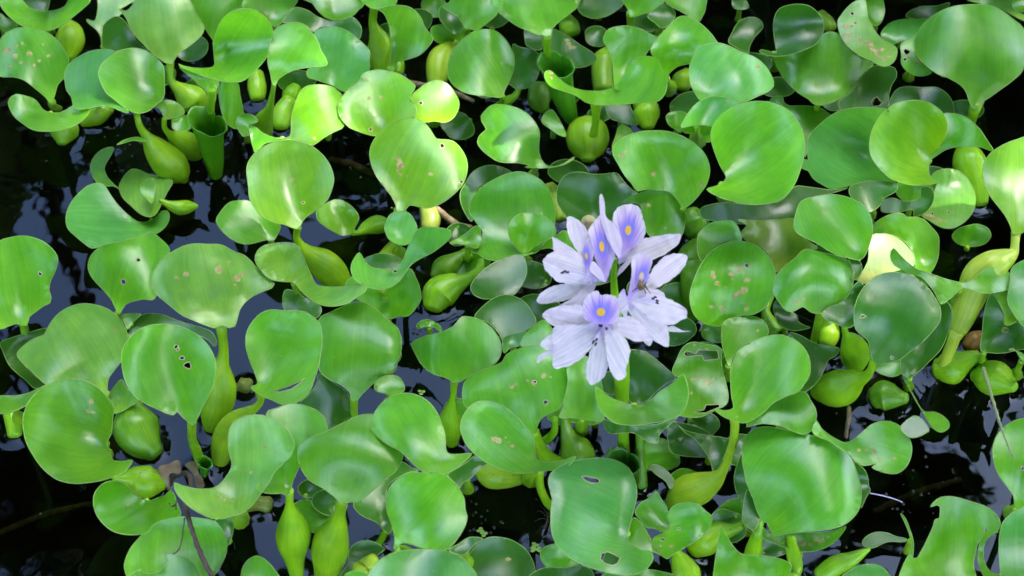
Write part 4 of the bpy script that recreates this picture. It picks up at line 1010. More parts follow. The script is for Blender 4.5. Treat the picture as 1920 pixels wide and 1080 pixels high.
for kind, idn, tile, nums, mid, d in ITEMS:
    s = TILES[tile][2]
    if kind == 'P':
        if mid and mid not in BL:
            PEND.setdefault(mid, []).append((idn, tile, nums, mid, d)); continue
        build_petiole(idn, tile, nums, mid, d)
        continue
    poly = tile_pts(tile, nums)
    rv = random.Random(idn)
    base = None
    if mid: base = tile_pts(tile, [nums_of(mid)])[0]
    hasbase = base is not None
    spots = []; holes = []
    if 'sp' in d:
        for k, q in enumerate(d['sp'].split(';')):
            x, y, r_ = nums_of(q); c = tile_pts(tile, [(x, y)])[0]
            spots.append(blob(c, r_ / s, hashid(idn) + k * 17, 9))
            if r_ / s > 3.5 and rv.random() < 0.6:
                c2 = c + np.array([rv.uniform(-1, 1), rv.uniform(-1, 1)]) * r_ / s * 2.6
                spots.append(blob(c2, r_ / s * 0.45, hashid(idn) + k * 29, 6))
    if 'ho' in d:
        for k, q in enumerate(d['ho'].split(';')):
            x, y, r_ = nums_of(q); c = tile_pts(tile, [(x, y)])[0]
            holes.append(blob(c, max(r_ / s, 2.2), hashid(idn) + k * 31, 9))
    for key in ('sl', 'sl2'):
        if key in d:
            v = nums_of(d[key]); holes.append(tile_pts(tile, [(v[i], v[i + 1]) for i in range(0, len(v), 2)]))
    flat = 'c0' in d
    kw = dict(a=max(-6.0, float(d.get('a', rv.uniform(10, 26))) * 0.75 - 4), b=float(d.get('b', rv.uniform(-9, 9))), cx=float(d.get('cx', rv.uniform(-.05, .10))) * 5.2,
              cy=float(d.get('cy', rv.uniform(-.03, .10))) * 5.2, tw=rv.uniform(-.18, .18), z=zmap(float(d.get('z', 5.0))))
    kw['curl'] = 0.085
    if flat: kw.update(curl=0, z=float(d.get('z', 1)), cx=0, cy=0, tw=0, wob=0.015, funnel=0, minz=0.0025)
    r = make_blade(idn, poly, base, spots=spots, holes=holes, **kw)
    if r['base'] is None:
        j = int(np.argmin(np.linalg.norm(r['px'] - (r['px'].mean(0) + (0, 8)), axis=1))); r['base'] = r['P'][j]
    o = link('leaf', r['P'], r['F'], [M['leaf'], M['dry'], M['scar'], M['rim']], matidx=r['mi'], uvs=r['uv'])
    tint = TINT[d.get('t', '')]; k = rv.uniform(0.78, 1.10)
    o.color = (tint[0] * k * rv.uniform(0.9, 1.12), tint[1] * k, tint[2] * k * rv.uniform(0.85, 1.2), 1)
    r['obj'] = o; r['anchor'] = base if hasbase else poly.mean(0)
    BL[idn] = r
    PARTS.append(('L', idn, o, r['anchor'], d.get('of')))
    mine = PEND.pop(idn, [])
    for p in mine: build_petiole(*p)
    r['haspet'] = bool(mine) or flat or 'of' in d


# low young leaves that fill the gaps of the mat
rg = random.Random(21)
FILL = [(150, 0, 1300, 240, 22), (1300, 60, 1900, 240, 8), (850, 300, 1330, 820, 24), (1300, 330, 1840, 700, 18), (480, 560, 900, 1060, 9), (1000, 820, 1600, 1060, 9)]
nfill = 0
for (x0, y0, x1, y1, cnt) in FILL:
    done = 0; tries = 0
    while done < cnt and tries < 4000:
        tries += 1
        x, y = rg.uniform(x0, x1), rg.uniform(y0, y1)
        iy, ix = cells(np.array([(x, y)]))
        if ZBUF[iy[0], ix[0]] < 1e8: continue
        rr_ = rg.uniform(26, 44) * (0.8 if y < 250 else 1.0); th = rg.uniform(0, 6.28)
        poly = []
        for k in range(10):
            an = k * 0.628; rad = rr_ * (1 + 0.12 * math.sin(2 * an + th) + rg.uniform(-.06, .06))
            poly.append((x + rad * math.cos(an), y + rad * math.sin(an) * 0.72))
        idn = 'fill%d' % nfill; nfill += 1
        base = (x + rr_ * 0.8 * math.cos(th), y + rr_ * 0.6 * math.sin(th))
        # stays below everything already there: low, and never raised
        r = make_blade(idn, np.array(poly), base, a=rg.uniform(24, 52), b=rg.uniform(-25, 25), cx=rg.uniform(0, .3), cy=rg.uniform(0, .3), z=rg.uniform(1.2, 2.8), curl=0.08, push=False, minz=0.004)
        iy, ix = cells(r['px'])
        if (r['t'] > ZBUF[iy, ix] - 0.001).sum() + (ZBUF[iy, ix] > 1e8).sum() < len(r['t']): continue
        splat(r['px'], r['t'])
        o = link('leaf', r['P'], r['F'], [M['leaf'], M['dry'], M['scar'], M['rim']], matidx=r['mi'], uvs=r['uv'])
        tint = TINT[rg.choice(['dark', 'dark', 'trans'])]; o.color = (*tint, 1)  # mostly the dark tint, standing in for shade down in the gaps
        r['obj'] = o; r['anchor'] = np.array([x, y]); r['haspet'] = False
        BL[idn] = r; PARTS.append(('L', idn, o, r['anchor'], None)); done += 1

for p in ITEMS:
    if p[0] == 'P' and p[4]: BL[p[4]]['haspet'] = True
# stems that the blades hide: each runs from its blade down behind it to the water
for idn, r in BL.items():
    if r['haspet']: continue
    b0 = r['base']; pc = r['px'].mean(0); bpx = to_px(np.array([b0]))[0]
    f = bpx + (pc - bpx) * 0.25
    foot = at(f[0], f[1], 0.0); foot[2] = -0.03
    d0 = b0 + (foot - b0) * 0.03
    mid1 = b0 + (foot - b0) * 0.45; mid2 = b0 + (foot - b0) * 0.72
    hgt = max(b0[2], 0.01)
    V, F, U = make_tube([d0, mid1, mid2, foot], [0.0024, 0.0026, min(0.008, 0.0025 + hgt * 0.05), 0.003], nseg=10, step=0.006)
    o = link('petiole', V, F, [M['bulb']], uvs=U); o.color = (*BTINT[''], 1)
    PARTS.append(('P', idn + '_stem', o, None, idn))
PLANTS = [
 (90,170,'water hyacinth in the top left corner with tan spotted leaf and curled lip'),
 (250,170,'water hyacinth with two overlapping round blades above pear-shaped green floats, upper left'),
 (400,140,'water hyacinth with folded pointed blade rising over a rolled green shoot'),
 (560,60,'water hyacinth at the top edge with broad overlapping blades, left of tall bright blade'),
 (600,220,'sunlit yellow-green water hyacinth with the white-flecked chewed blade beside dark water'),
 (760,110,'water hyacinth with upright bright green blade beside two floats at the top'),
 (880,130,'water hyacinth with domed glossy blade beside the pale floating stem'),
 (1020,90,'tall stalked water hyacinth at the top edge above a rolled green leaf'),
 (1120,230,'water hyacinth with boat-shaped folded leaf on a stalk over a ball-shaped float'),
 (990,300,'water hyacinth with bitten torn-edged blade above and left of the flower'),
 (1330,120,'water hyacinth with broad pale oval blade and smaller folded leaves, top right of centre'),
 (1430,230,'low water hyacinth half hidden behind the largest round blade above the flower'),
 (1530,130,'water hyacinth with small dark blade lying over a wide heart-shaped blade at the top'),
 (1660,110,'water hyacinth with crescent leaf covered in tan scabs near the top right'),
 (1830,150,'water hyacinth with the biggest fan-shaped blade in the top right corner'),
 (1610,290,'water hyacinth with deep blue-green bowl-shaped blade beside the sunlit curled leaf'),
 (1760,310,'sunlit water hyacinth with yellow-green curled blade and green fold behind it at right'),
 (260,360,'small water hyacinth half sunk in open water with olive drowned leaf'),
 (50,600,'water hyacinth at the left edge with single upright waisted blade over open water'),
 (230,560,'water hyacinth with pointed-top blade bearing two dark holes, over water at left'),
 (420,610,'water hyacinth with wide pale tan-spotted blade on a long swollen stalk'),
 (550,430,'sunlit water hyacinth with round glossy blade above a fat yellow-green float'),
 (740,410,'sunlit water hyacinth with large heart-shaped blade, brown scar and small round leaf below'),
 (720,540,'water hyacinth with twisted S-shaped leaf over green floats, left of the flower'),
 (930,460,'water hyacinth with broad pale blade touching the left side of the flower'),
 (1250,380,'water hyacinth with large smooth round blades just above the flower'),
 (1680,470,'sunlit water hyacinth with pale shining blade in front of bright green one'),
 (1390,570,'water hyacinth with dark green blade dotted with pale scars, right of the flower'),
 (1540,610,'water hyacinth with bulging glossy blade on a short stalk among floats at right'),
 (1680,680,'water hyacinth with dark smooth round blade above a cluster of ball floats'),
 (1880,530,'water hyacinth at the right edge with bright yellow swollen stalk'),
 (170,800,'water hyacinth with large comma-shaped blade at left, two tan marks on it'),
 (350,790,'water hyacinth with cupped blade pierced by three small holes'),
 (490,740,'water hyacinth with blade torn by a long brown slit'),
 (660,740,'water hyacinth with smooth diamond-shaped blade left of centre and tiny leaf beside it'),
 (860,710,'water hyacinth with wavy saddle-shaped blade on a thin stalk, below left of the flower'),
 (1000,830,'water hyacinth with two large overlapping blades, brown-ringed holes, below left of the flower'),
 (1170,790,'flowering water hyacinth with a spike of lilac flowers above a boat-shaped leaf'),
 (1320,720,'water hyacinth with ragged leaf eaten through at both ends, right below the flower'),
 (1400,770,'water hyacinth with smooth curling blade on a long stalk from a yellow-green float'),
 (1620,850,'low water hyacinth with spoon-shaped spotted leaf reaching over dark water at right'),
 (1900,930,'water hyacinth in the lower right corner with two blades cut by the frame'),
 (290,970,'water hyacinth at lower left with leaves lying under the dark twig'),
 (440,940,'water hyacinth with boomerang-shaped pale leaf right of the dark twig'),
 (620,940,'water hyacinth with wide blade on one of two bottle-shaped floats at the bottom'),
 (770,1020,'water hyacinth with pouch-shaped glossy blade and curled lip leaf at bottom centre left'),
 (940,1040,'low dark water hyacinth at the bottom edge left of the twice-holed leaf'),
 (1160,1010,'water hyacinth with large blue-green blade pierced by two ragged holes'),
 (1270,990,'small water hyacinth with torn bent leaves right of the twice-holed blade'),
 (1440,970,'water hyacinth with the broad rounded blade at lower right above a brown-scratched leaf'),
 (1760,1040,'water hyacinth with tall ragged bright green blade at the bottom right')]
# ---------------------------------------------------------------- plants: which blade belongs to which rosette
from mathutils import Matrix
ROOT = {}
for i, (px, py, label) in enumerate(PLANTS):
    e = empty('water_hyacinth')
    e.location = at(px, py, 0.0)
    PLANTS[i] = (px, py, label, e)
    tag(e, label, 'water hyacinth', 'water hyacinths floating on the pond')
def nearest_plant(p):
    return min(PLANTS, key=lambda q: (q[0] - p[0])**2 + (q[1] - p[1])**2)[3]
FLOWERING = nearest_plant((1170, 830))
def under(o, e, root):
    o.data.transform(Matrix.Translation(-root.location)); o.parent = e
OWN = {}
for kind, idn, o, anc, par in PARTS:
    if kind == 'L' and not par:
        e = nearest_plant(anc); under(o, e, e); OWN[idn] = e
for kind, idn, o, anc, par in PARTS:
    if kind == 'L' and not par: continue
    if par: under(o, BL[par]['obj'], OWN[par])
    elif idn == 'stalk': under(o, FLOWERING, FLOWERING)
    else:
        e = nearest_plant(anc); under(o, e, e)
    if kind == 'L': o.name = 'blade_fold'

# ---------------------------------------------------------------- the flower spike
def flower_point(x, y, z):
    return at(x, y, z)
FLOWERS = {}
def petal(fl, idn, pts, base, k=0.35, cx=0.0, cy=0.0, flame=None, dz=0.0, wob=0.06, name='petal'):
    fc, tdep = FLOWERS[fl]['c'], FLOWERS[fl]['t']
    poly = tile_pts('FL', [tuple(float(v) for v in p.split(',')) for p in pts.split()])
    b = tile_pts('FL', [base])[0]
    c0 = poly.mean(0)
    if not flame: poly = c0 + (poly - c0) * 1.045
    out = c0 - b; out = out / (np.linalg.norm(out) + 1e-9)
    n = -FWD + k * (out[0] * np.array([1.0, 0, 0]) - out[1] * UPV)
    n = n / np.linalg.norm(n)
    ctr = CAM + rays([c0])[0] * (tdep - dz)
    fm = None
    if flame:
        (fx, fy), (rx, ry), dr = flame
        fp = tile_pts('FL', [(fx, fy)])[0]
        fm = (fp, (rx / 2.841, ry / 2.841), dr)
    r = make_blade(idn, poly, b, nrm=n, cx=cx, cy=cy, centre=ctr, funnel=0.04, groove=0.02, wob=wob, step=4.0, margin=0.0012, rimr=0.0, flame=fm, minz=-1, ruffle=0.055)
    o = link(name, r['P'] - np.array(FLOWERING.location), r['F'], [M['flame'] if flame else M['petal']], matidx=[0] * len(r['F']), uvs=r['uv'])
    o.parent = FLOWERS[fl]['e']
    return o
def flower(fl, centre, z, dfront, label):
    e = empty('flower'); e.parent = FLOWERING
    e['label'] = label
    c = tile_pts('FL', [centre])[0]
    P = at(c[0], c[1], z)
    FLOWERS[fl] = dict(c=c, t=float((P - CAM) @ FWD) - dfront, e=e)
ZF = 0.235
flower('E', (360, 480), ZF, 0.004, 'pale lilac flower opening to the left')
flower('D', (440, 480), ZF, 0.0, 'violet and blue flamed flower at the top centre')
flower('C', (520, 390), ZF, 0.002, 'upright flower with blue flame and yellow eye at the upper right')
flower('B', (560, 590), ZF - 0.01, 0.012, 'pale flower on the right with an insect on it')
flower('A', (430, 730), ZF - 0.03, 0.022, 'wide open front flower with yellow eye')
# buds at the tip
bp = tile_pts('FL', [(352, 190)])[0]
V, F, U = make_tube([at(bp[0], bp[1] + 6, ZF + 0.012), at(bp[0], bp[1], ZF + 0.017), at(bp[0] + 1, bp[1] - 6, ZF + 0.022)], [0.004, 0.0052, 0.003], nseg=14, step=0.001)
o = link('flower_bud', V - np.array(FLOWERING.location), F, [M['bud']], uvs=U); o.parent = FLOWERING
# E, left
petal('E', 'E1', '240,170 260,165 300,185 345,240 358,300 345,380 330,430 315,390 285,330 255,280 238,220', (350, 470), 0.3, cx=.12)
petal('E', 'E2', '160,270 200,290 250,320 290,350 330,400 300,410 240,380 170,345 165,300', (350, 470), 0.4)
petal('E', 'E3', '80,605 110,560 170,530 250,515 330,510 345,520 330,545 270,590 190,612 100,622', (370, 490), 0.2, cy=-.12)
petal('E', 'E4', '150,655 200,630 270,590 330,530 375,510 385,530 350,590 300,640 240,680 180,675', (390, 490), 0.1, cy=-.15)
petal('E', 'E5', '115,400 130,370 180,350 250,345 300,370 330,430 345,465 395,490 350,510 280,515 210,510 160,480 125,440', (390, 490), 0.25, cy=-.15)
petal('E', 'E6', '325,330 345,270 370,300 380,350 365,420 355,450 345,475 332,440 330,380', (380, 485), 0.5, flame=((340, 370), (30, 75), (-.15, -1)), name='banner_petal')
petal('E', 'E7', '345,475 355,425 390,465 430,500 390,500', (430, 505), 0.3, flame=((375, 440), (26, 30), (-.6, -1)))
# D, top centre
petal('D', 'D1', '350,240 370,200 410,152 430,170 440,210 455,270 480,330 492,362 475,420 455,480 440,505 420,450 385,380 368,300', (440, 500), 0.4, cx=.16, flame=((422, 318), (52, 108), (-.1, -1)), name='banner_petal')
petal('D', 'D2', '380,400 420,450 440,505 420,500 395,480 360,450 362,420', (440, 505), 0.2)
# C, upper right
petal('C', 'C3', '600,325 650,280 720,265 790,255 832,258 828,300 780,340 700,384 620,375 560,395 515,410 520,385', (515, 400), 0.25, cy=-.1)
petal('C', 'C4', '505,470 520,430 560,395 600,380 570,410 540,445 510,472', (515, 420), 0.2)
petal('C', 'C1', '480,180 490,130 530,100 580,92 620,110 635,150 650,200 655,240 640,280 600,320 560,350 520,395 505,370 520,290 500,240', (515, 400), 0.4, cx=.14, flame=((562, 232), (62, 98), (.08, -1)), name='banner_petal')
petal('C', 'C2', '410,70 420,44 433,68 440,110 445,160 480,195 510,240 525,290 524,330 512,372 480,330 450,270 430,210 415,150', (512, 385), 0.6, cx=-.2)
# B, right
petal('B', 'B7', '765,762 800,742 850,766 892,769 850,774 790,772', (700, 700), 0.3)
petal('B', 'B2', '640,560 655,530 680,470 710,420 760,375 820,360 872,375 860,420 830,460 780,500 720,535 680,555', (590, 590), 0.35, cy=-.08)
petal('B', 'B5', '600,700 650,760 690,800 678,845 655,835 620,790 575,740', (570, 610), 0.3)
petal('B', 'B4', '552,600 600,630 660,690 720,710 765,740 775,800 772,848 730,835 690,810 650,760 590,700 560,650', (560, 600), 0.35, cx=-.1)
petal('B', 'B3', '552,595 610,560 680,548 740,560 765,595 800,610 862,650 868,690 830,715 780,732 700,712 620,650 570,615', (560, 595), 0.3, cy=-.1)
petal('B', 'B1', '560,585 570,530 580,470 580,400 592,368 640,348 685,375 690,410 675,450 672,490 645,522 605,560 575,592', (570, 590), 0.45, cx=.1, flame=((632, 478), (48, 95), (.35, -1)), name='banner_petal')
petal('B', 'B6', '510,590 540,548 555,600 562,650 545,692 522,660', (565, 595), 0.3)
# A, front
petal('A', 'A7', '95,840 130,800 170,783 180,850 160,885 120,862', (230, 820), 0.3)
petal('A', 'A8', '80,938 90,900 130,880 175,880 150,897 120,908', (230, 850), 0.3)
petal('A', 'A5', '440,735 500,706 560,690 620,720 660,760 690,805 660,818 600,822 550,800 490,768', (430, 730), 0.2, cy=-.12)
petal('A', 'A1', '115,690 130,660 200,640 280,632 340,650 410,700 430,735 340,750 250,760 180,745 140,722', (430, 730), 0.2, cy=-.12)
petal('A', 'A2', '165,760 180,745 250,742 340,735 425,722 430,755 392,800 350,870 300,920 240,950 180,964 163,930 168,860 163,800', (430, 730), 0.25, cx=-.1)
petal('A', 'A3', '438,735 445,790 448,860 452,950 430,1010 375,1049 345,1022 343,960 358,890 388,820 415,765', (430, 730), 0.25, cx=-.14)
petal('A', 'A4', '432,735 480,765 530,798 565,850 567,900 550,960 547,1003 520,1027 488,1010 462,960 447,880 440,800', (430, 730), 0.25, cx=-.12)
petal('A', 'A6', '328,700 318,650 330,600 370,562 400,553 415,578 450,574 500,588 517,640 510,700 480,727 432,732 370,722', (430, 735), 0.35, cy=.12, flame=((418, 668), (88, 82), (-.02, -1)), name='banner_petal')
def stamens(fl, root, tips, r=0.00045):
    t0 = FLOWERS[fl]['t'] - 0.006
    for tx, ty in tips:
        a = tile_pts('FL', [root])[0]; b = tile_pts('FL', [(tx, ty)])[0]
        A = CAM + rays([a])[0] * (t0 + 0.002); B = CAM + rays([b])[0] * (t0 - 0.012)
        mid = (A + B) / 2 + np.array([0, -0.001, 0.002])
        V, F, U = make_tube([A, mid, B], [r, r, r * 0.9], nseg=6, step=0.002)
        dv = (B - A) / np.linalg.norm(B - A)
        V2, F2, U2 = make_tube([B - dv * 0.0006, B + np.array([.0004, .0002, .0006]), B + dv * 0.0018], [0.0004, 0.0009, 0.0004], nseg=6, step=0.0008)
        V = np.concatenate([V, V2]) - np.array(FLOWERING.location); n1 = len(F)
        F = F + [tuple(i + len(U) for i in f) for f in F2]
        o = link('stamen', V, F, [M['filament'], M['anther']], matidx=[0] * n1 + [1] * len(F2)); o.parent = FLOWERS[fl]['e']
stamens('A', (430, 722), [(376, 826), (392, 815), (388, 838), (444, 760), (418, 745), (408, 742)])
stamens('B', (562, 597), [(712, 622), (690, 600), (702, 592), (712, 610)])
stamens('E', (345, 490), [(212, 462), (225, 455), (240, 460)])

# ---------------------------------------------------------------- insects
def limb(parent, pts, r, mat, name):
    V, F, U = make_tube(pts, [r] * len(pts), nseg=6, step=0.001)
    o = link(name, V, F, [mat]); o.parent = parent
    return o
def off_flower(x, y, lift):
    p = tile_pts('FL', [(x, y)])[0]
    iy, ix = cells(np.array([p]))
    zc = ZBUF[iy[0] - 1:iy[0] + 2, ix[0] - 1:ix[0] + 2].min()
    return CAM + rays([p])[0] * (min(zc, FLOWERS['B']['t']) - lift)
bug = empty('insect')
tag(bug, 'small brown insect perched on the right flower', 'insect')
A, B, C_ = off_flower(628, 505, 0.003), off_flower(630, 525, 0.0035), off_flower(628, 548, 0.003)
V, F, U = make_tube([A, B, C_], [0.0012, 0.0026, 0.0012], nseg=10, step=0.0007)
o = link('abdomen', V, F, [M['insect']]); o.parent = bug
H = off_flower(636, 498, 0.003); V, F, U = make_tube([A, H], [0.0012, 0.0014], nseg=8, step=0.0006); o = link('head', V, F, [M['leg']]); o.parent = bug
for q in [((632, 530), (655, 528), (662, 548)), ((632, 538), (648, 548), (655, 570)), ((634, 524), (660, 540), (682, 570)), ((626, 540), (600, 545), (585, 560)), ((626, 520), (610, 530), (604, 548))]:
    limb(bug, [off_flower(*q[0], 0.003), off_flower(*q[1], 0.0055), off_flower(*q[2], 0.0008)], 0.00028, M['leg'], 'leg')
for sx in (0, 1):
    w0 = off_flower(630, 515, 0.0045); w1 = off_flower(626 + 9 * sx, 470, 0.005); w2 = off_flower(640 + 5 * sx, 462, 0.0048); w3 = off_flower(645 + 2 * sx, 485, 0.005)
    o = link('wing', [w0, w1, w2, w3], [(0, 1, 2, 3)], [M['wing']], smooth=False); o.parent = bug
strider = empty('insect')
tag(strider, 'thin dark long-legged insect resting on the water beside the holed leaf', 'insect')
limb(strider, [at(1030, 960, .004), at(1027, 975, .005), at(1022, 990, .005)], 0.0011, M['leg'], 'abdomen')
for a, b in (((1027, 972), (1008, 958)), ((1027, 974), (1002, 978)), ((1024, 984), (1006, 1000)), ((1028, 968), (1012, 948)), ((1026, 980), (1040, 992))):
    limb(strider, [at(*a, .005), at((a[0] + b[0]) / 2, (a[1] + b[1]) / 2 - 4, .008), at(*b, .001)], 0.0003, M['leg'], 'leg')

# ---------------------------------------------------------------- twigs, dead stems, straws
def stem(name, pts, mat, label, cat, zs, nseg=10):
    C = []; rr = []
    for (x, y, r_), z in zip(pts, zs):
        P = at(x, y, z / 100.0); C.append(P); rr.append(r_ * float((P - CAM) @ FWD) / FPX)
    V, F, U = make_tube(C, rr, nseg=nseg, step=0.003)
    # knobbly surface
    rs = np.random.RandomState(len(V)); V = V + rs.normal(0, 0.00018, V.shape)
    return tag(link(name, V, F, [mat]), label, cat)
tw = stem('twig', [(318, 908, 5), (326, 893, 5), (345, 887, 5.5), (356, 895, 5), (357, 915, 4.5), (347, 945, 5), (352, 968, 5), (362, 1000, 5), (378, 1042, 5), (403, 1092, 5)], M['twig'],
     'dark bent twig lying across the leaves at lower left', 'twig', [3.5, 5.5, 6.5, 7.5, 8.5, 9.5, 11, 12, 12.5, 12.5])
for q, zq in (([(346, 972, 1.3), (343, 1000, 1.2), (336, 1030, 1.2), (325, 1038, 1.0)], [11.5, 11.6, 11.6, 11.6]), ([(330, 945, 1.2), (322, 950, 1), (317, 943, .8)], [10, 10.2, 10.4]), ([(331, 940, 1.2), (330, 955, 1.0)], [10, 10.3])):
    o = stem('side_twig', q, M['twig'], None, None, zq, 6); o.parent = tw
hk = tile_pts('30', [(1065, 370), (1080, 340), (1140, 325), (1190, 300), (1215, 310), (1210, 390), (1170, 380), (1140, 400), (1140, 500), (1110, 440)])
r = make_blade('husk1', hk, None, a=20, b=10, cx=.2, z=4.0, wob=.2, rimr=0.0003)
hh = tag(link('dead_sheath', r['P'], r['F'], [M['husk']] * 4, matidx=r['mi'], uvs=r['uv']), 'withered olive leaf sheath beside the dark twig', 'dead leaf')
hk = tile_pts('30', [(1250, 330), (1310, 305), (1340, 380), (1380, 470), (1330, 480), (1310, 400), (1270, 350)])
r = make_blade('husk2', hk, None, a=20, b=-20, cx=.2, z=4.0, wob=.2, rimr=0.0003)
tag(link('dead_sheath', r['P'], r['F'], [M['husk']] * 4, matidx=r['mi'], uvs=r['uv']), 'curled brown dead leaf between twig and rolled green shoot', 'dead leaf')
t = lambda tile, *q: [(*tile_pts(tile, [(x, y)])[0], r_ / TILES[tile][2]) for x, y, r_ in q]
stem('floating_stem', t('01', (1100, 555, 16), (1220, 580, 20), (1330, 605, 19), (1430, 632, 18), (1540, 685, 13)), M['tan'], 'pale tan dead stem floating beside the spotted bright leaf', 'dead stem', [.3, .4, .4, .4, .2])
stem('straw', t('33', (835, 520, 4), (950, 545, 5), (1050, 582, 3)), M['filament'], 'thin white straw floating on dark open water', 'straw', [.25, .3, .25], 6)
stem('grass_blade', [(1844, 690, 3.2), (1858, 738, 3), (1872, 785, 2.6), (1885, 822, 2), (1900, 860, 1.2)], M['grass'], 'thin dry grass stem rising over the water at right', 'grass blade', [11, 12, 13, 14, 14.5], 8)
stem('floating_stem', t('11', (1290, 470, 20), (1350, 520, 22), (1430, 580, 24), (1520, 600, 20)), M['tan'], 'short brown dead stem under the broad leaf left of the flower', 'dead stem', [1.0, .8, .6, .3])
stem('floating_stem', t('33', (690, -60, 14), (690, 20, 16), (675, 90, 14), (672, 170, 12)), M['tan'], 'greyish dead stalk standing in the water right of the big leaf', 'dead stem', [1.2, .8, .4, -.3])
for (x0, y0, x1, y1) in ((0, 1000, 170, 945), (620, 300, 720, 340), (1640, 960, 1800, 900)):
    stem('sunken_stem', [(x0, y0, 7), ((x0 + x1) / 2, (y0 + y1) / 2 - 6, 8), (x1, y1, 6)], M['tan'],
         'brown stem sunk just below the water at %s' % ('far left' if x0 == 0 else 'the gap between sunlit leaves' if x0 == 620 else 'lower right'), 'sunken stem', [-1.6, -1.4, -1.8], 8)
# duckweed
dk = [(1003, 1022), (1009, 1030), (1000, 1030), (1038, 1046), (1046, 1052), (1042, 1060), (1034, 1056), (1049, 1044), (790, 735), (901, 994), (907, 1001)]
for i, (x, y) in enumerate(dk):
    V = []; F = []
    for k in range(3):
        an = k * 2.1 + i; c = at(x + 4.0 * math.cos(an), y + 3.2 * math.sin(an), 0.0022)
        n0 = len(V)
        V.append(c + np.array([0, 0, 0.0006]))
        for j in range(8):
            V.append(c + np.array([0.0017 * math.cos(j * .785), 0.0013 * math.sin(j * .785), 0]))
        F += [(n0, n0 + 1 + j, n0 + 1 + (j + 1) % 8) for j in range(8)]
    spotn = {0: 'nearest the long-legged insect', 3: 'right below the insect', 8: 'near the small floating leaf', 9: 'on dark water left of the holed leaf'}
    where = 'beside the holed leaf' if y > 1010 else 'near the small floating leaf' if y < 900 else 'on dark water left of the holed leaf'
    tag(link('duckweed', V, F, [M['duck']]), 'tiny green duckweed floating %s' % where, 'duckweed', 'duckweed %s' % where)

# ---------------------------------------------------------------- water with its edge creeping up the stems, and the bed
xs = np.concatenate([[-30, -8, -2, -1.0], np.arange(-0.72, 0.7201, 0.0032), [1.0, 2, 8, 30]])
ys = np.concatenate([[-30, -8, -2, -1.0], np.arange(-0.50, 0.7601, 0.0032), [1.2, 2, 8, 30]])
X, Y = np.meshgrid(xs, ys)
Hh = np.zeros_like(X)
for low in FEET:
    lo = low.min(0) - 0.02; hi = low.max(0) + 0.02
    i0, i1 = np.searchsorted(xs, (lo[0], hi[0])); j0, j1 = np.searchsorted(ys, (lo[1], hi[1]))
    if i1 <= i0 or j1 <= j0: continue
    sub = low[::max(1, len(low) // 40)]
    d = np.sqrt((X[j0:j1, i0:i1, None] - sub[:, 0])**2 + (Y[j0:j1, i0:i1, None] - sub[:, 1])**2).min(2)
    Hh[j0:j1, i0:i1] = np.maximum(Hh[j0:j1, i0:i1], 0.0022 * np.exp(-d / 0.0038))
ny, nx = X.shape
V = np.stack([X.ravel(), Y.ravel(), Hh.ravel()], 1)
I = np.arange(ny * nx).reshape(ny, nx)
Fq = np.stack([I[:-1, :-1], I[:-1, 1:], I[1:, 1:], I[1:, :-1]], -1).reshape(-1, 4)
tag(link('water', V, Fq.tolist(), [M['water']]), 'dark still pond water reflecting the sky', kind='structure')
n = 24
gx = np.linspace(-30, 30, n); V = [(x, y, -0.35 + 0.03 * math.sin(x * 1.3 + y)) for y in gx for x in gx]
tag(link('pond_bed', V, [(j * n + i, j * n + i + 1, (j + 1) * n + i + 1, (j + 1) * n + i) for j in range(n - 1) for i in range(n - 1)], [M['mud']]), 'dark mud bed under the water', kind='structure')
# floating specks and bubbles: nobody could count them
rs = np.random.RandomState(4)
V = []; F = []
for (cx_, cy_, sx, sy, cnt) in ((1690, 930, 60, 30, 26), (760, 350, 50, 40, 34), (900, 990, 40, 50, 34), (210, 270, 60, 30, 26), (800, 610, 50, 25, 28), (1080, 60, 60, 40, 24), (1250, 170, 60, 40, 24), (1780, 240, 60, 60, 22), (560, 300, 300, 200, 50), (960, 540, 900, 500, 160), (350, 270, 60, 60, 24), (1650, 690, 80, 40, 24), (830, 310, 60, 50, 30)):
    for _ in range(cnt):
        x = cx_ + rs.normal() * sx; y = cy_ + rs.normal() * sy
        c = at(x, y, 0.0); r_ = rs.uniform(0.0004, 0.0015)
        n0 = len(V)
        V.append(c + np.array([0, 0, r_ * 0.9]))
        for ring, (q, h) in enumerate(((0.6, 0.7), (1.0, 0.1))):
            for j in range(8): V.append(c + np.array([r_ * q * math.cos(j * .785), r_ * q * math.sin(j * .785), r_ * h]))
        F += [(n0, n0 + 1 + j, n0 + 1 + (j + 1) % 8) for j in range(8)]
        F += [(n0 + 1 + j, n0 + 9 + j, n0 + 9 + (j + 1) % 8, n0 + 1 + (j + 1) % 8) for j in range(8)]
bm_, nt = new_mat('bubble'); o_ = nd(nt, 'ShaderNodeOutputMaterial'); g_ = nd(nt, 'ShaderNodeBsdfPrincipled', Roughness=0.08, IOR=1.33)
g_.inputs['Base Color'].default_value = (0.02, 0.02, 0.015, 1); nt.links.new(g_.outputs[0], o_.inputs[0])
tag(link('bubbles', V, F, [bm_]), 'small bubbles and wet specks floating on the water', kind='stuff')

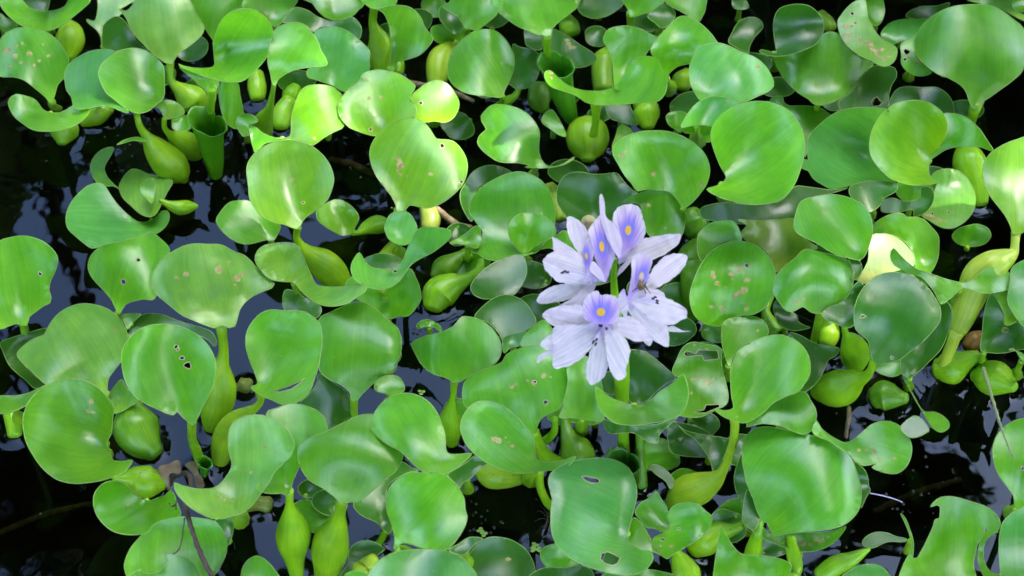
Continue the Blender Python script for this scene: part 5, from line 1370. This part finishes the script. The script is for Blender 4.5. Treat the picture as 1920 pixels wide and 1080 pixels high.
# ---------------------------------------------------------------- the mat of hyacinth goes on beyond the frame on three sides
MV = []; MF = []; MU = []; MI = []; nv = 0
for sx, sy in ((0.76, 0.06), (-0.76, -0.05), (0.10, 0.60), (0.84, 0.66), (-0.74, 0.60)):
    for kd, idn, o, anc, par in PARTS:
        if idn.startswith('fill') or idn == 'stalk' or o.name.startswith('rolled'): continue
        me = o.data; n = len(me.vertices)
        co = np.empty(n * 3); me.vertices.foreach_get('co', co); co = co.reshape(-1, 3)
        root = o.parent
        while root.parent is not None: root = root.parent
        W = co + np.array(root.location) + np.array([sx, sy, 0.0])
        pp = to_px(W)
        if ((pp[:, 0] > -14) & (pp[:, 0] < 1934) & (pp[:, 1] > -14) & (pp[:, 1] < 1094)).any(): continue
        if np.abs(W[:, 0]).max() > 1.3 or W[:, 1].max() > 1.3: continue
        MV.append(W); MF += [tuple(i + nv for i in pl.vertices) for pl in me.polygons]
        ul = me.uv_layers['veins'].data; uu = np.zeros((n, 2))
        lv = np.empty(len(me.loops), np.int32); me.loops.foreach_get('vertex_index', lv)
        lu = np.empty(len(me.loops) * 2, np.float32); ul.foreach_get('uv', lu); uu[lv] = lu.reshape(-1, 2)
        MU.append(uu); nv += n
        mi_ = np.empty(len(me.polygons), np.int32); me.polygons.foreach_get('material_index', mi_)
        MI += (mi_ if kd == 'L' else np.full(len(mi_), 4)).tolist()
o = link('hyacinth_mat', np.concatenate(MV), MF, [M['leaf'], M['dry'], M['scar'], M['rim'], M['bulb']], matidx=MI, uvs=np.concatenate(MU))
o.color = (*TINT[''], 1)
tag(o, 'mat of water hyacinth going on beyond the picture', kind='stuff')

# ---------------------------------------------------------------- the tree on the bank whose crown shades the pond, out of view, its gaps shaped to sun chosen leaves
GAPS = [(np.array(BL[k]['c']), BL[k]['Rm'] * f) for k, f in (('d11', .9), ('d12', 1.0), ('c01', 1.0), ('c04', .95), ('d13', .7), ('c03', 1.0), ('f13', .85), ('f17', 1.0), ('f20', .9), ('f21', 1.1), ('f16', 1.0), ('h15', .5))]
GAPS += [(at(1850, 515, .04), .020), (at(1815, 580, .03), .014), (at(1345, 920, .03), .018), (at(600, 490, .04), .018), (at(700, 420, .01), .014)]
fl_c = at(1150, 540, 0.23)
def off_line(p, c):
    dv = p - c
    return np.linalg.norm(dv - SUN * (dv @ SUN))
CH = 6.0
cc = np.array([SUN[0], SUN[1], SUN[2]]) * (CH / SUN[2])
rs = np.random.RandomState(11)
N = 34000
V = np.zeros((N * 4, 3)); cnt = 0; F = []
while cnt < N:
    q = rs.normal(0, 1, 3); q /= np.linalg.norm(q); q *= rs.uniform(0, 1)**(1 / 3)
    p = cc + q * np.array([1.75, 1.75, 0.9])
    if rs.uniform() > 0.27 and off_line(p, fl_c) > 0.085 and any(off_line(p, g[0]) < g[1] + 0.025 for g in GAPS): continue
    u = rs.normal(0, 1, 3); u /= np.linalg.norm(u); v = np.cross(u, rs.normal(0, 1, 3)); v /= np.linalg.norm(v)
    Ls, Ws = rs.uniform(0.035, 0.055), rs.uniform(0.018, 0.028)
    V[cnt * 4:cnt * 4 + 4] = [p - u * Ls, p - v * Ws, p + u * Ls, p + v * Ws]
    F.append((cnt * 4, cnt * 4 + 1, cnt * 4 + 2, cnt * 4 + 3)); cnt += 1
V2 = []; FB = []; VB = []
rt = np.random.RandomState(5)
for k in range(26):  # tree ring added to narrow the sky light; northern ones mirror in the water
    an = k * 2 * math.pi / 17 + rt.uniform(-.12, .12) if k < 17 else R(-42 + (k - 17) * 10.5)
    an %= 2 * math.pi
    az = math.degrees(an)
    rad, top = 6.0, 8.0
    if 100 < az < 260: rad, top = rt.uniform(3.9, 4.4), rt.uniform(8.2, 9.2)
    elif 45 < az < 315: rad, top = rt.uniform(4.7, 5.3), rt.uniform(7.6, 8.6)
    if az < 45 or az > 315: rad = 6.1 if k < 17 else 6.9
    bx, by = rad * math.sin(an), rad * math.cos(an)
    if az < 45 or az > 315: top = (rt.uniform(5.8, 6.3) if k < 17 else rt.uniform(6.5, 7.0)) if 200 < az < 353 else (rt.uniform(7.3, 8.0) if k < 17 else rt.uniform(8.4, 9.2))
    if abs(az - SUN_AZ) < 24: top = 6.4
    for _ in range(2300):
        q = rt.normal(0, 1, 3); q /= np.linalg.norm(q); q *= rt.uniform(0.15, 1)**0.4
        p = np.array([bx, by, top * 0.55]) + q * np.array([1.5, 1.5, top * 0.45]) * (0.85 + 0.25 * math.sin(5 * q[0] + k))
        u = rt.normal(0, 1, 3); u /= np.linalg.norm(u); v = np.cross(u, rt.normal(0, 1, 3)); v /= np.linalg.norm(v)
        Ls = rt.uniform(0.13, 0.22); Ws = Ls * 0.6
        V2 += [p - u * Ls, p - v * Ws, p + u * Ls, p + v * Ws]
        n0 = N * 4 + len(V2) - 4
        F.append((n0, n0 + 1, n0 + 2, n0 + 3))
    Vt, Ft, U = make_tube([(bx, by, -.2), (bx + .1, by, top * .3), (bx, by + .1, top * .75)], [.16, .12, .04], nseg=10, step=.3)
    FB += [tuple(i + len(VB) for i in f) for f in Ft]; VB += Vt.tolist()
# unseen boughs added over the camera and near pond to narrow the sky
for _ in range(6500):
    p = np.array([rt.uniform(-6.5, 6.5), 0, 0]); edge = 0.75 + 0.35 * math.sin(p[0] * 1.7) + 0.2 * math.sin(p[0] * 4.1 + 1)
    p[1] = rt.uniform(-5.5, edge); p[2] = rt.uniform(5.4, 7.0) + 0.3 * math.sin(p[0] + p[1])
    if np.linalg.norm((p - cc)[:2]) < 1.55: continue
    u = rt.normal(0, 1, 3); u /= np.linalg.norm(u); v = np.cross(u, rt.normal(0, 1, 3)); v /= np.linalg.norm(v)
    Ls = rt.uniform(0.15, 0.24); Ws = Ls * 0.6
    V2 += [p - u * Ls, p - v * Ws, p + u * Ls, p + v * Ws]
    n0 = N * 4 + len(V2) - 4
    F.append((n0, n0 + 1, n0 + 2, n0 + 3))
# leafy boughs added out of view, placed to darken spots of mirrored water
for (mx_, my_, br, cnt) in ((70, 960, .42, 900), (190, 985, .22, 300), (1690, 925, .34, 520), (1890, 700, .3, 320), (930, 965, .26, 300), (20, 300, .3, 320), (1770, 480, .35, 420), (620, 330, .22, 220)):
    dr = rays([(mx_, my_)])[0]; dr[2] = -dr[2]
    c_ = at(mx_, my_, 0.0) + dr * (6.0 / dr[2])
    for _ in range(cnt):
        q = rt.normal(0, 1, 3); q /= np.linalg.norm(q); q *= rt.uniform(0, 1)**0.5
        p = c_ + q * br * np.array([1.2, 0.9, 0.6])
        u = rt.normal(0, 1, 3); u /= np.linalg.norm(u); v = np.cross(u, rt.normal(0, 1, 3)); v /= np.linalg.norm(v)
        Ls = rt.uniform(0.05, 0.085); Ws = Ls * 0.6
        V2 += [p - u * Ls, p - v * Ws, p + u * Ls, p + v * Ws]
        n0 = N * 4 + len(V2) - 4
        F.append((n0, n0 + 1, n0 + 2, n0 + 3))
    Vt, Ft, U = make_tube([(c_[0] * 1.5, 6.3, 5.2), (c_[0] * 1.2, (c_[1] + 6.3) / 2, 6.0), tuple(c_)], [.06, .04, .012], nseg=8, step=.2)
    FB += [tuple(i + len(VB) for i in f) for f in Ft]; VB += Vt.tolist()
# the limb that carries the shading crown over the pond
Vt, Ft, U = make_tube([(6.0, 4.5, -.2), (5.8, 4.6, 2.5), (5.0, 4.4, 4.8), cc + np.array([1.2, .8, -.2]), cc], [.22, .18, .13, .08, .02], nseg=10, step=.2)
FB += [tuple(i + len(VB) for i in f) for f in Ft]; VB += Vt.tolist()
V = np.concatenate([V, np.array(V2)])
nl = len(V); nf = len(F)
F = F + [tuple(i + nl for i in f) for f in FB]
tag(link('added_woodland', np.concatenate([V, np.array(VB)]), F, [M['canopy'], M['bark']], matidx=[0] * nf + [1] * len(FB), smooth=False),
    'dark wood added around the pond to shade it, mirrored between the leaves', kind='stuff')
Vb = []; Fb = []
nr = 48
for (r_, z) in ((4.3, -0.4), (4.6, 0.02), (5.4, 0.18), (12, 0.35), (60, 0.4)):
    for k in range(nr):
        w = 1 + 0.05 * math.sin(k * 1.7); Vb.append((r_ * w * math.sin(k * 2 * math.pi / nr), r_ * w * math.cos(k * 2 * math.pi / nr), z))
for i in range(4):
    for k in range(nr): Fb.append((i * nr + k, i * nr + (k + 1) % nr, (i + 1) * nr + (k + 1) % nr, (i + 1) * nr + k))
tag(link('bank', Vb, Fb, [simple_mat('bank_soil', (0.05, 0.06, 0.02), 0.95, ncol=(0.04, 0.03, 0.02), scale=3, bumpd=0.05)]), 'grassy earth bank around the pond', kind='structure')
import os
if os.environ.get('DUMP'):
    for q in PLANTS:
        print('PLANT', q[0], q[1], [k for k, e in OWN.items() if e == q[3]], [i for kd, i, o, a, pa in PARTS if o.parent == q[3] and kd == 'P'])
